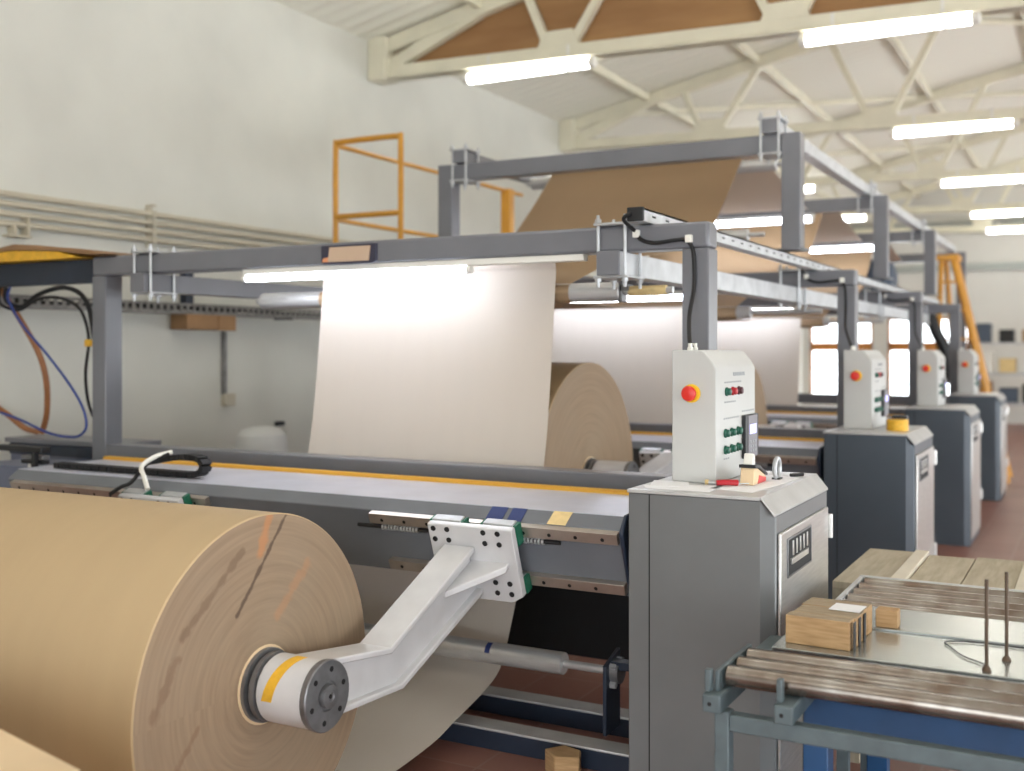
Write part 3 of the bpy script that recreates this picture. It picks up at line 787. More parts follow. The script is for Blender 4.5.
# black sheet put in for the shade beyond the bed
t = thing('shade_sheet', 'black sheet standing in for the shade low behind the nearest bed', 'shade sheet', (-2.2, 4.95, 0))
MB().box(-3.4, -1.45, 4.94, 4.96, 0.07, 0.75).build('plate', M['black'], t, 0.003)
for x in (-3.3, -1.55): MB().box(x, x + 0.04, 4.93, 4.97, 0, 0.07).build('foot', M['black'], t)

# ------------------------------------------------------------------ cabinets and control boxes
CX0, CX1, CY0, CY1, CZ = -1.435, -0.93, 3.50, 4.28, 1.12
def make_cabinet(tone='greycab'):
    t = thing('machine_cabinet', 'grey floor cabinet of the nearest machine with stainless door and white papers on top', 'cabinet', (-1.18, 3.9, 0), 'grey floor cabinets down the line')
    def sect(z, c, e=0.0):
        return [(CX0, CY0), (CX1 - 0.045 + c, CY0), (CX1 + e, CY0 + 0.03), (CX1 + e, CY1), (CX0, CY1)]
    b = MB()
    zs = CZ - 0.066
    lo = [b.bm.verts.new((x, y, 0.0)) for (x, y) in sect(0, 0)]
    mid = [b.bm.verts.new((x, y, zs)) for (x, y) in sect(0, 0)]
    tp = [b.bm.verts.new(p) for p in ((CX0, CY0, CZ - 0.012), (CX1 - 0.045, CY0, CZ - 0.012), (CX1 - 0.045, CY0 + 0.004, CZ - 0.012), (CX1 - 0.045, CY1, CZ - 0.012), (CX0, CY1, CZ - 0.012))]
    for A, B in ((lo, mid), (mid, tp)):
        for i in range(5): b._face([A[i], A[(i + 1) % 5], B[(i + 1) % 5], B[i]])
    b._face(lo[::-1]); b._face(tp)
    b.build('carcass', M[tone], t, 0.004)
    MB().box(CX0 + 0.075, CX0 + 0.079, CY0 - 0.0012, CY0 + 0.002, 0.02, CZ - 0.014).build('panel_seam', M['hole'], t)
    # stainless lid with a sloping right edge
    b = MB()
    prof = [(CX0 - 0.004, CZ - 0.012), (CX1 - 0.046, CZ - 0.012), (CX1 - 0.043, CZ - 0.006), (CX1 + 0.004, zs + 0.004), (CX1 + 0.004, zs + 0.012), (CX1 - 0.04, CZ), (CX0 - 0.004, CZ)]
    b.prism(prof, CY0 - 0.004, CY1 + 0.004, 'Y'); b.build('lid', M['lid'], t, 0.002)
    d = MB().box(CX1 + 0.0005, CX1 + 0.012, CY0 + 0.045, CY1 - 0.03, 0.06, zs - 0.055).build('door', M['stainless'], t, 0.004)
    h = MB(); y0, y1, z0, z1 = 3.63, 3.95, 0.845, 0.965
    h.box(CX1 + 0.0122, CX1 + 0.014, y0, y1, z0, z1); h.build('recess', M['hole'], d)
    h = MB()
    for (a, c, e, f) in ((y0, y1, z0 - 0.006, z0), (y0, y1, z1, z1 + 0.006), (y0 - 0.006, y0, z0 - 0.006, z1 + 0.006), (y1, y1 + 0.006, z0 - 0.006, z1 + 0.006)):
        h.box(CX1 + 0.012, CX1 + 0.017, a, c, e, f)
    h.build('recess_rim', M['darksteel'], d, 0.001)
    h = MB(); h.box(CX1 + 0.014, CX1 + 0.022, y0 + 0.03, y1 - 0.06, z0 + 0.035, z0 + 0.055)
    for q in range(5): h.box(CX1 + 0.0135, CX1 + 0.0165, y0 + 0.06 + q * 0.05, y0 + 0.075 + q * 0.05, z0 + 0.06, z1 - 0.01)
    h.build('handle', M['stainless'], d, 0.001)
    for z in (0.88, 0.3):
        MB().cyl((CX1 + 0.016, CY1 - 0.02, z), (CX1 + 0.016, CY1 - 0.02, z + 0.09), 0.011, 12).build('hinge', M['stainless'], t)
    return t
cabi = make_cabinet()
cl = ['grey floor cabinet of the second machine, two stacked yellow tape rolls on top', 'grey floor cabinet of the third machine, behind the one with tape rolls', 'grey floor cabinet of the fourth machine, the last in the row']
cab2 = make_cabinet('darkcab'); cab2.location.y += STEP; cab2['label'] = cl[0]
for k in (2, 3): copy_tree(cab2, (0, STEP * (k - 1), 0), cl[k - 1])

KX0, KX1, KY0, KY1, KZ0, KZ1 = -1.375, -1.209, 3.77, 4.27, 1.1205, 1.60
def make_box():
    t = thing('control_box', 'pale control box on the nearest cabinet, red stop button and green buttons', 'control box', (-1.29, 4.0, KZ0), 'control boxes on the cabinets')
    b = MB()
    prof = [(KX0, KZ0), (KX1, KZ0), (KX1, KZ1 - 0.07), (KX1 - 0.012, KZ1 - 0.045), (KX1 - 0.045, KZ1 - 0.006), (KX1 - 0.06, KZ1), (KX0, KZ1)]
    b.prism(prof, KY0, KY1, 'Y'); b.build('casing', M['boxwhite'], t, 0.004)
    MB().lathe((-1.30, KY0 - 0.0003, 1.443), (0, -1, 0), [(0, 0), (0, 0.034), (0.008, 0.033), (0.008, 0.0)], 28).build('stop_collar', M['yplastic'], t)
    MB().lathe((-1.302, KY0 - 0.008, 1.443), (0, -1, 0), [(0, 0.016), (0.012, 0.016), (0.012, 0.026), (0.02, 0.028), (0.027, 0.024), (0.030, 0.013), (0.031, 0.0)], 28).build('stop_button', M['red'], t)
    x = KX1 + 0.0003
    def knob(y, z, m, r=0.0165, nm='push_button'):
        o = MB().lathe((x, y, z), (1, 0, 0), [(0, 0), (0, r), (0.006, r), (0.008, r * 0.82), (0.017, r * 0.8), (0.02, r * 0.5), (0.02, 0)], 18).build(nm, m, t)
        return o
    for (y, m, lb) in ((3.889, 'btngreen', 'green'), (3.964, 'btnred', 'red'), (4.04, 'btndark', 'dark red')):
        o = knob(y, 1.447, M[m], nm='indicator_lamp'); o['label'] = lb + ' indicator'
    for z in (1.295, 1.234):
        for y in (3.875, 3.95, 4.03):
            knob(y, z, M['btngreen'])
    k = MB().box(x, x + 0.016, 4.085, 4.262, 1.183, 1.35).build('keypad', M['black'], t, 0.003)
    MB().box(x + 0.016, x + 0.018, 4.118, 4.238, 1.187, 1.346).build('keypad_face', M['keypad'], k)
    MB().box(x + 0.018, x + 0.0195, 4.135, 4.222, 1.275, 1.312).build('screen', M['screen'], k)
    b = MB()
    for r_ in range(3):
        for c in range(3): b.box(x + 0.018, x + 0.0195, 4.135 + c * 0.032, 4.155 + c * 0.032, 1.205 + r_ * 0.018, 1.214 + r_ * 0.018)
    b.build('keys', M['inkgrey'], k)
    b = MB(); y = 3.975   # blurred grey maker's lettering and small captions, unreadable in the photo
    for i, w in enumerate((0.018, 0.016, 0.02, 0.014, 0.018, 0.012, 0.02)):
        b.box(x, x + 0.0008, y, y + w, 1.503, 1.517); y += w + 0.005
    b.build('lettering', M['inkgrey'], t)
    for (ya, yb, z) in ((3.87, 4.08, 1.478), (3.87, 4.0, 1.405), (3.86, 4.05, 1.345), (4.09, 4.25, 1.362), (3.86, 3.92, 1.198)):
        yy = ya; b = MB()
        while yy < yb: b.box(x, x + 0.0006, yy, yy + 0.016, z, z + 0.006); yy += 0.024
        b.build('caption', M['inkgrey'], t)
    for yy in (3.885, 3.94): MB().lathe((-1.345, yy, KZ1 - 0.0005), (0, 0, 1), [(0, 0), (0, 0.011), (0.01, 0.011), (0.012, 0.008), (0.026, 0.008), (0.026, 0)], 12).build('cable_gland', M['lampbody'], t)
    return t
ctl = make_box()
for k in (1, 2, 3): copy_tree(ctl, (0, STEP * k, 0), 'pale control box with red stop button on the %s cabinet' % ORD[k])

# things lying on the nearest cabinet
def sheet(pts, z, label, m='papers', th=0.0012):
    b = MB(); b.prism(pts, z, z + th, 'Z')
    c = Vector((sum(p[0] for p in pts) / len(pts), sum(p[1] for p in pts) / len(pts), z))
    return tag(b.build('paper_sheet', M[m], loc=c), label, 'paper', 'loose papers on the nearest cabinet')
sheet([(-1.43, 3.62), (-1.39, 3.55), (-1.16, 3.545), (-1.17, 3.735)], CZ + 0.0003, 'white paper lying flat in front of the nearest control box')
sheet([(-1.44, 3.76), (-1.385, 3.56), (-1.27, 3.66), (-1.31, 3.765)], CZ + 0.0018, 'crooked white paper on top of another at the cabinet left edge')
sheet([(-1.19, 3.64), (-1.03, 3.60), (-1.0, 3.86), (-1.15, 3.9)], CZ + 0.0003, 'white paper under the red handled knife on the nearest cabinet')
sheet([(-1.13, 3.9), (-1.0, 3.87), (-0.99, 4.1), (-1.11, 4.14)], CZ + 0.0003, 'white paper behind the tape gun on the nearest cabinet')
z = CZ + 0.0017
t = thing('utility_knife', 'red handled knife beside the control box on the nearest cabinet', 'knife', (-1.155, 3.72, z))
MB().tube([(-1.185, 3.70, z + 0.012), (-1.155, 3.72, z + 0.013), (-1.125, 3.75, z + 0.011)], 0.0105, 10).build('handle', M['btnred'], t)
MB().prism([(-1.125, 3.745), (-1.09, 3.775), (-1.092, 3.782), (-1.13, 3.757)], z + 0.006, z + 0.0085, 'Z').build('blade', M['zinc'], t)
t = thing('tape_gun', 'beige and red hand tape gun lying on the nearest cabinet', 'tape gun', (-1.1, 3.84, z))
MB().prism([(3.78, z), (3.93, z), (3.94, z + 0.02), (3.84, z + 0.055), (3.79, z + 0.06)], -1.125, -1.075, 'X').build('gun_body', M['cardpale'], t, 0.004)
MB().prism([(3.83, z + 0.001), (3.931, z + 0.001), (3.938, z + 0.014), (3.85, z + 0.03)], -1.0755, -1.0735, 'X').build('red_panel', M['red'], t)
MB().prism([(3.785, z + 0.06), (3.84, z + 0.056), (3.945, z + 0.021), (3.95, z + 0.028), (3.84, z + 0.068), (3.785, z + 0.072)], -1.13, -1.07, 'X').build('black_strip', M['black'], t, 0.002)
MB().prism([(3.80, z + 0.07), (3.84, z + 0.066), (3.835, z + 0.105), (3.815, z + 0.11)], -1.12, -1.085, 'X').build('grip', M['lampbody'], t, 0.004)
t = thing('tape_ring', 'grey metal ring standing behind the tape gun', 'ring', (-1.055, 4.02, z))
b = MB(); P = [(-1.055 + 0.0, 4.02 + 0.036 * math.cos(2 * PI * i / 24), z + 0.040 + 0.036 * math.sin(2 * PI * i / 24)) for i in range(25)]
b.tube(P, 0.0085, 8, 0); b.build('ring_body', M['zinc'], t)
MB().box(-1.07, -1.04, 4.0, 4.04, z, z + 0.006).build('ring_foot', M['black'], t)
tag(MB().cyl((-1.03, 4.12, CZ + 0.007), (-0.995, 4.17, CZ + 0.007), 0.0065, 10).build('marker_cap', M['black'], loc=(-1.01, 4.15, CZ)), 'small black marker at the back edge of the nearest cabinet', 'marker')
t = thing('bolt_piece', 'small brass fitting in front of the nearest control box', 'fitting', (-1.215, 3.735, CZ + 0.002))
MB().cyl((-1.225, 3.735, CZ + 0.0085), (-1.195, 3.74, CZ + 0.0085), 0.007, 8).build('shank', M['zinc'], t)
MB().cyl((-1.237, 3.733, CZ + 0.0105), (-1.225, 3.735, CZ + 0.0105), 0.009, 8).build('head', M['masking'], t)
# tape rolls on the second cabinet
for i in range(2):
    zz = CZ + 0.0008 + i * 0.034
    t = thing('tape_roll', ['yellow tape roll flat on the second cabinet, lower of two', 'yellow tape roll flat on the second cabinet, upper of two'][i], 'tape roll', (-1.06, 6.78, zz), 'yellow tape rolls')
    MB().lathe((-1.06, 6.78, zz), (0, 0, 1), [(0, 0.04), (0, 0.062), (0.033, 0.062), (0.033, 0.04), (0, 0.04)], 28).build('tape', M['tapey'], t)
    MB().lathe((-1.06, 6.78, zz), (0, 0, 1), [(0.0005, 0.036), (0.0005, 0.0398), (0.0325, 0.0398), (0.0325, 0.036), (0.0005, 0.036)], 28).build('core', M['card'], t)
tag(MB().box(-1.11, -1.02, 6.85, 6.93, CZ + 0.0005, CZ + 0.085).build('black_case', M['black'], loc=(-1.06, 6.89, CZ), bevel=0.006), 'small black case behind the yellow tape rolls', 'case')

# ------------------------------------------------------------------ drag chain and bracket on the bed
b = MB(); path = [(-4.6, 3.72, 1.0235), (-4.3, 3.72, 1.0235), (-3.9, 3.72, 1.0235), (-3.68, 3.72, 1.0255), (-3.625, 3.72, 1.04), (-3.605, 3.72, 1.067), (-3.625, 3.72, 1.095), (-3.69, 3.72, 1.106), (-3.82, 3.72, 1.095), (-3.98, 3.72, 1.065)]
P = catmull(path, 14)
acc = 0.0; last = P[0]
for i in range(1, len(P)):
    if (P[i] - last).length >= 0.028:
        a, c = last, P[i]; d = (c - a).normalized(); nrm = Vector((-d.z, 0, d.x)) * 0.0135
        q = []
        e = a + (c - a) * 0.86
        for yy in (-0.03, 0.03):
            for (pp, s) in ((a, -1), (e, -1), (e, 1), (a, 1)):
                v = pp + nrm * s; q.append((v.x, v.y + yy, v.z))
        b.hexa(q); last = P[i]
tag(b.build('drag_chain', M['rubber'], loc=(-3.9, 3.72, 1.006), bevel=0.002), 'black cable drag chain looping over on the nearest bed top', 'cable chain')
t = thing('chain_bracket', 'white bent bracket arm tying the drag chain to the left slide', 'bracket', (-3.85, 3.55, 0.96))
MB().tube([(-3.70, 3.46, 0.985), (-3.74, 3.48, 1.03), (-3.80, 3.52, 1.075), (-3.82, 3.62, 1.11), (-3.80, 3.70, 1.125)], 0.011, 8).build('bracket_arm', M['lampbody'], t)
MB().tube([(-3.90, 3.43, 0.955), (-3.84, 3.44, 0.99), (-3.81, 3.47, 1.01), (-3.83, 3.58, 1.08), (-3.80, 3.68, 1.12)], 0.009, 8).build('cable', M['rubber'], t)

# ------------------------------------------------------------------ tall frames
TX0, TX1, TFY, TZ = -4.14, -1.58, 6.55, 2.91
def make_tall(k):
    y = TFY + STEP * k
    t = thing('tall_frame', ['tall grey frame over the brown web, behind the nearest portal', 'tall grey frame of the second machine, right of the nearest tall post',
                             'tall grey frame of the third machine, left of the yellow ladder', 'farthest tall grey frame, behind the yellow ladder'][k], 'frame', (-2.9, y, 0), 'tall grey frames down the line')
    MB().box(TX0, TX0 + 0.115, y, y + 0.115, 2.2505 if k < 2 else 0, TZ).build('post', M['frame'], t, 0.006)
    MB().box(TX1 - 0.115, TX1, y, y + 0.115, 2.2005 if k < 3 else 0, TZ).build('post', M['frame'], t, 0.006)
    if k < 3: MB().box(TX1 - 0.17, TX1 + 0.03, y - 0.03, y + 0.145, 2.2005, 2.21).build('foot_plate', M['frame'], t)
    MB().box(TX0 + 0.115, TX1 - 0.115, y + 0.004, y + 0.111, TZ - 0.115, TZ - 0.002).build('top_beam', M['frame'], t, 0.006)
for k in range(4): make_tall(k)
t = thing('top_rail', 'galvanised rail lying on the tall frames, right side', 'rail', (-1.77, TFY, TZ), 'long galvanised rails down the line')
MB().box(-1.80, -1.715, TFY - 0.03, TFY + STEP * 3 + 0.15, TZ, TZ + 0.085).build('tube', M['galv'], t, 0.004)
MB().box(-1.802, -1.713, TFY - 0.04, TFY - 0.028, TZ, TZ + 0.087).build('end_cap', M['frame'], t, 0.003)
t = thing('top_rail', 'grey rail lying on the tall frames, left side', 'rail', (-3.95, TFY, TZ), 'long galvanised rails down the line')
MB().box(-3.99, -3.905, TFY - 0.03, TFY + STEP * 3 + 0.15, TZ, TZ + 0.085).build('tube', M['frame'], t, 0.004)
MB().box(-3.992, -3.903, TFY - 0.04, TFY - 0.028, TZ, TZ + 0.087).build('end_cap', M['frame'], t, 0.003)
for k in range(3):
    c = make_clamp(-1.80, -1.715, TFY + 0.057 + STEP * k, TZ + 0.086, TZ - 0.116); c['label'] = 'bolted clamp on the right top corner of the %s tall frame' % ORD[k]
c = make_clamp(-3.99, -3.905, TFY + 0.057, TZ + 0.086, TZ - 0.116); c['label'] = 'bolted clamp on the left top corner of the nearest tall frame'
# tubes under the second and third tall frames
for k in (1, 2):
    d = STEP * k
    t = thing('tube_light', 'lit tube light under the beam of the %s tall frame' % ORD[k], 'light', (-3.0, TFY + d, TZ - 0.12), 'tube lights under the tall frames')
    MB().box(-3.6, -2.2, TFY + 0.03 + d, TFY + 0.09 + d, TZ - 0.14, TZ - 0.116).build('channel', M['lampbody'], t, 0.003)
    MB().cyl((-3.58, TFY + 0.06 + d, TZ - 0.165), (-2.23, TFY + 0.06 + d, TZ - 0.165), 0.024, 14).build('tube', M['led'], t)
    for x in (-3.6, -2.23): MB().cyl((x, TFY + 0.06 + d, TZ - 0.165), (x + 0.022, TFY + 0.06 + d, TZ - 0.165), 0.026, 14).build('end_cap', M['lampbody'], t)

# ------------------------------------------------------------------ yellow catwalk with railing
t = thing('catwalk', 'yellow railed catwalk along the left wall side, above the nearest portal', 'catwalk', (-4.85, 8.6, 0))
GX0, GX1, GY0, GY1, GZ = -5.16, -4.56, 6.70, 9.75, 2.25
MB().box(GX0 - 0.03, -3.98, TFY - 0.1, GY1, GZ - 0.06, GZ).build('deck', M['frame'], t, 0.004)
b = MB(); R_ = 0.022
zt, zm = 3.19, 2.62
b.tube([(GX0, GY0, GZ), (GX0, GY0, zt - 0.06), (GX0 + 0.015, GY0, zt - 0.015), (GX0 + 0.06, GY0, zt), (GX1 - 0.06, GY0, zt), (GX1 - 0.015, GY0, zt - 0.015), (GX1, GY0, zt - 0.06), (GX1, GY0, GZ)], R_, 10, 3)
b.build('end_hoop', M['yrail'], t)
MB().cyl((GX0, GY0, zm), (GX1, GY0, zm), R_, 10).build('mid_rail', M['yrail'], t)
MB().cyl((GX0, GY0, zt - 0.02), (GX0, GY1, zt - 0.02), 0.018, 10).build('hand_rail', M['yrail'], t)
MB().cyl((GX0, GY0, zm - 0.02), (GX0, GY1, zm - 0.02), 0.018, 10).build('mid_rail', M['yrail'], t)
for y in (9.45,):
    MB().box(GX0 - 0.05, GX0 + 0.05, y - 0.05, y + 0.05, GZ, zt).build('rail_post', M['yrail'], t, 0.006)
for (x, y) in ((GX0, GY0 + 0.1), (-4.92, GY0 + 0.1), (GX0, GY1 - 0.1), (-4.92, GY1 - 0.1)):
    MB().box(x - 0.03, x + 0.03, y - 0.03, y + 0.03, 0, GZ - 0.06).build('leg', M['frame'], t)

# ------------------------------------------------------------------ left wall services
for i in range(4):
    zz = 2.60 - 0.063 * i; x = WX + 0.045
    t = thing('wall_pipe', 'cream pipe on the left wall, %s of four from the top' % ['first', 'second', 'third', 'lowest'][i], 'pipe', (x, 8, zz), 'cream wall pipes')
    MB().cyl((x, 0.5, zz), (x, 17.0, zz), 0.021, 14).build('pipe', M['pipe'], t)
    MB().cyl((x, 3.0, zz), (x, 3.08, zz), 0.026, 14).build('coupling', M['pipe'], t)
for i, y in enumerate((5.8, 9.3, 12.6)):
    t = thing('pipe_bracket', 'cream upright bracket clamping the four wall pipes, %s' % ['above the left post of the nearest portal', 'hidden behind the catwalk rail', 'far down the left wall'][i], 'bracket', (WX, y, 2.5), 'wall pipe brackets')
    MB().box(WX, WX + 0.024, y - 0.025, y + 0.025, 2.36, 2.66).build('strap', M['pipe'], t, 0.003)
    b = MB()
    for j in range(4): b.box(WX + 0.066, WX + 0.073, y - 0.02, y + 0.02, 2.575 - 0.063 * j, 2.625 - 0.063 * j)
    b.build('clip', M['pipe'], t)
    MB().box(WX, WX + 0.072, y - 0.02, y + 0.02, 2.66, 2.672).build('cap', M['pipe'], t)
t = thing('valve_box', 'small cream valve frame under the wall pipes at the left edge', 'valve', (WX, 4.75, 2.36))
MB().box(WX, WX + 0.08, 4.62, 4.635, 2.34, 2.40).build('stem', M['pipe'], t, 0.004)
MB().box(WX, WX + 0.08, 4.72, 4.735, 2.34, 2.46).build('stem', M['pipe'], t, 0.004)
MB().box(WX, WX + 0.08, 4.58, 4.75, 2.325, 2.342).build('base', M['pipe'], t, 0.004)
# perforated cable tray
t = thing('cable_tray', 'grey perforated cable tray along the left wall below the pipes', 'cable tray', (WX + 0.1, 6.5, 1.9))
b = MB(); x0, x1 = WX + 0.02, WX + 0.2; ya, yb = 3.0, 12.5
b.box(x0, x1, ya, yb, 1.87, 1.876); b.box(x1 - 0.005, x1, ya, yb, 1.876, 1.895); b.box(x1 - 0.005, x1, ya, yb, 1.93, 1.95)
y = ya
while y < yb: b.box(x1 - 0.005, x1, y, y + 0.03, 1.895, 1.93); y += 0.065
b.build('tray', M['tray'], t)
for y in (4.4, 7.2, 10.0): MB().box(WX, x1, y, y + 0.03, 1.855, 1.87).build('arm', M['tray'], t)
b = MB()
for i in range(5):
    pts = []; xx = x0 + 0.025 + i * 0.03
    for j in range(20): pts.append((xx + random.uniform(-0.01, 0.01), 3.05 + j * 0.49, 1.9 + random.uniform(0, 0.03)))
    b.tube(pts, 0.011, 6, 4)
b.build('cables', M['rubber'], t)
MB().box(WX + 0.1, WX + 0.16, 6.02, 6.1, 1.95, 2.2).build('drop_bracket', M['navy'], t)
# cardboard box hung below the tray, conduit, socket
t = thing('cardboard_box', 'brown cardboard box tucked under the cable tray on the left wall', 'box', (WX + 0.11, 6.55, 1.75))
MB().box(WX + 0.02, WX + 0.2, 6.0, 6.5, 1.755, 1.8695).build('carton', M['card'], t, 0.004)
MB().box(WX + 0.2005, WX + 0.206, 6.32, 6.51, 1.75, 1.868).build('flap', M['card'], t)
t = thing('wall_socket', 'grey wall socket at the end of a vertical conduit on the left wall', 'socket', (WX, 6.6, 1.2))
MB().box(WX, WX + 0.03, 6.56, 6.60, 1.24, 1.75).build('conduit', M['tray'], t, 0.003)
MB().box(WX, WX + 0.05, 6.56, 6.68, 1.15, 1.25).build('socket_box', M['pipe'], t, 0.006)
# drum
t = thing('plastic_drum', 'white round drum standing by the left wall behind the nearest bed', 'drum', (-5.5, 6.25, 0))
MB().lathe((-5.5, 6.25, 0), (0, 0, 1), [(0, 0), (0, 0.17), (0.03, 0.19), (0.3, 0.19), (0.31, 0.197), (0.33, 0.19), (0.9, 0.19), (0.97, 0.178), (1.01, 0.14), (1.03, 0.07), (1.035, 0.0)], 32).build('drum_body', M['drum'], t)
MB().lathe((-5.5, 6.25, 0.6), (0, 0, 1), [(0, 0.191), (0.0, 0.196), (0.03, 0.196), (0.03, 0.191)], 32).build('hoop', M['drum'], t)
tag(MB().box(WX, WX + 0.03, 7.2, 7.31, 0.95, 0.99).build('wall_hook', M['black'], loc=(WX, 7.25, 0.97), bevel=0.008), 'small black hook on the wall behind the drum', 'hook')

# ------------------------------------------------------------------ left end of the machine
t = thing('side_cabinet', 'blue grey low cabinet behind the left post of the nearest portal', 'cabinet', (-5.5, 4.9, 0))
MB().box(-5.95, -4.98, 4.46, 4.72, 0, 1.03).build('carcass', M['lav'], t, 0.006)
MB().box(-5.98, -4.95, 4.44, 4.74, 1.03, 1.06).build('top', M['frame'], t, 0.005)
MB().box(-5.95, -4.98, 4.452, 4.46, 0.96, 1.025).build('edge_band', M['navy'], t)
MB().box(-5.6, -5.42, 4.45, 4.46, 0.3, 0.9).build('door', M['lav'], t, 0.004)
t = thing('junction_beam', 'dark navy beam running left from the nearest portal corner', 'beam', (-5.6, 4.36, 2.0))
MB().box(-6.19, PX0 - 0.003, 4.33, 4.41, 1.985, 2.12).build('beam', M['navy'], t, 0.004)
MB().box(-5.64, -5.56, 4.34, 4.40, 1.2, 1.985).build('hanger', M['navy'], t) if False else None
t = thing('cover_board', 'yellow edged board lying on the dark beam at the left edge', 'board', (-5.6, 4.36, 2.125))
b = MB(); b.prism([(-6.18, 2.1225), (-5.06, 2.1225), (-5.25, 2.165), (-5.62, 2.185), (-6.18, 2.165)], 4.24, 4.6, 'Y'); b.build('board', M['tapey'], t, 0.003)
b = MB(); b.prism([(-6.19, 2.167), (-5.62, 2.187), (-5.25, 2.167), (-4.98, 2.134), (-4.85, 2.134), (-5.05, 2.17), (-5.4, 2.205), (-5.62, 2.222), (-5.8, 2.20), (-6.19, 2.195)], 4.23, 4.62, 'Y'); b.build('paper_cover', M['card'], t, 0.003)
# hoses and cables
def cable(nm, pts, r, m, label, cat='cable'):
    b = MB(); b.tube(pts, r, 10)
    return tag(b.build(nm, M[m], loc=pts[0]), label, cat)
zc = 1.062
cable('air_hose', [(-6.08, 4.40, 2.06), (-5.95, 4.40, 1.96), (-5.84, 4.45, 1.78), (-5.74, 4.5, 1.58), (-5.72, 4.54, 1.40), (-5.77, 4.58, 1.2), (-5.84, 4.6, zc + 0.018)], 0.018, 'hose', 'thick brown hose hanging in a curve to the left side cabinet', 'hose')
cable('air_hose', [(-6.16, 4.5, 1.25), (-6.05, 4.52, 1.19), (-5.95, 4.56, 1.11), (-5.89, 4.62, zc + 0.018)], 0.018, 'hose', 'short brown hose end rising from the left side cabinet', 'hose')
cable('blue_cable', [(-5.82, 4.36, 1.98), (-5.77, 4.31, 1.9), (-5.62, 4.3, 1.74), (-5.42, 4.3, 1.58), (-5.22, 4.3, 1.40), (-5.10, 4.29, 1.27), (-5.07, 4.29, 1.17), (-5.12, 4.29, 1.115), (-5.22, 4.29, 1.10), (-5.4, 4.29, 1.12), (-5.65, 4.29, 1.19), (-5.9, 4.29, 1.24)], 0.0075, 'bluecable', 'thin blue cable slung in a loop left of the nearest portal')
cable('black_cable', [(-5.86, 4.36, 1.978), (-5.84, 4.35, 1.9), (-5.7, 4.35, 1.86), (-5.55, 4.35, 1.93), (-5.35, 4.35, 1.965), (-5.2, 4.35, 1.93), (-5.12, 4.35, 1.84), (-5.085, 4.35, 1.7), (-5.10, 4.4, 1.5), (-5.12, 4.45, 1.3), (-5.15, 4.5, zc + 0.02)], 0.014, 'rubber', 'thick black cable arching down beside the left portal post')
cable('black_cable', [(-5.92, 4.36, 1.98), (-5.88, 4.34, 1.88), (-5.7, 4.33, 1.84), (-5.55, 4.33, 1.895), (-5.4, 4.33, 1.91), (-5.25, 4.33, 1.88), (-5.15, 4.33, 1.81), (-5.11, 4.34, 1.66), (-5.16, 4.36, 1.45), (-5.165, 4.4, 1.25), (-5.10, 4.46, zc + 0.02)], 0.009, 'rubber', 'thin black cable under the thick arching one')
tag(MB().box(-5.13, -5.085, 4.325, 4.375, 1.62, 1.66).build('cable_tag', M['tapey'], loc=(-5.1, 4.35, 1.64), bevel=0.004), 'yellow tag wrapped round the black cables by the left post', 'tag')
# pneumatic unit with red handle
t = thing('valve_stand', 'black valve block on a post at the left edge with red lever', 'valve', (-4.82, 3.79, 0))
MB().box(-4.83, -4.805, 3.742, 3.765, 0, 1.07).build('post', M['black'], t)
MB().box(-5.15, -4.78, 3.76, 3.82, 1.07, 1.10).build('block', M['black'], t, 0.005)
MB().box(-4.95, -4.78, 3.77, 3.815, 1.035, 1.055).build('block', M['darksteel'], t, 0.005)
MB().box(-4.95, -4.78, 3.77, 3.815, 1.01, 1.03).build('block', M['black'], t, 0.005)
MB().cyl((-4.905, 3.79, 0.885), (-4.905, 3.79, 0.965), 0.021, 14).build('red_lever', M['btnred'], t)
MB().cyl((-4.905, 3.79, 0.965), (-4.905, 3.79, 1.01), 0.012, 12, 0.008).build('lever_neck', M['lampbody'], t)
MB().tube([(-4.89, 3.80, 0.80), (-4.885, 3.80, 0.86), (-4.87, 3.80, 0.89), (-4.853, 3.80, 0.90)], 0.014, 8).build('pipe_bend', M['zinc'], t)
t = thing('panel_stand', 'blue grey side panel standing left of the nearest bed', 'panel', (-5.2, 4.0, 0))
MB().box(-5.5, -4.98, 3.9, 4.28, 0, 0.97).build('panel', M['lav'], t, 0.006)

# ------------------------------------------------------------------ carton in the near left corner
t = thing('carton', 'pale carton corner at the lower left, in front of the big reel', 'carton', (-2.3, 1.35, 0))
mx = Matrix.Translation((-2.14, 1.60, 0)) @ Matrix.Rotation(math.radians(-12.8), 4, 'Z')
MB().box(-0.5, 0.32, -0.5, 0.0, 0, 0.74, mx).build('box_body', M['cardpale'], t, 0.008)
MB().box(-0.502, 0.322, -0.502, -0.252, 0.7405, 0.745, mx).build('flap', M['cardpale'], t, 0.002)
MB().box(-0.502, 0.322, -0.248, 0.002, 0.7405, 0.745, mx).build('flap', M['cardpale'], t, 0.002)

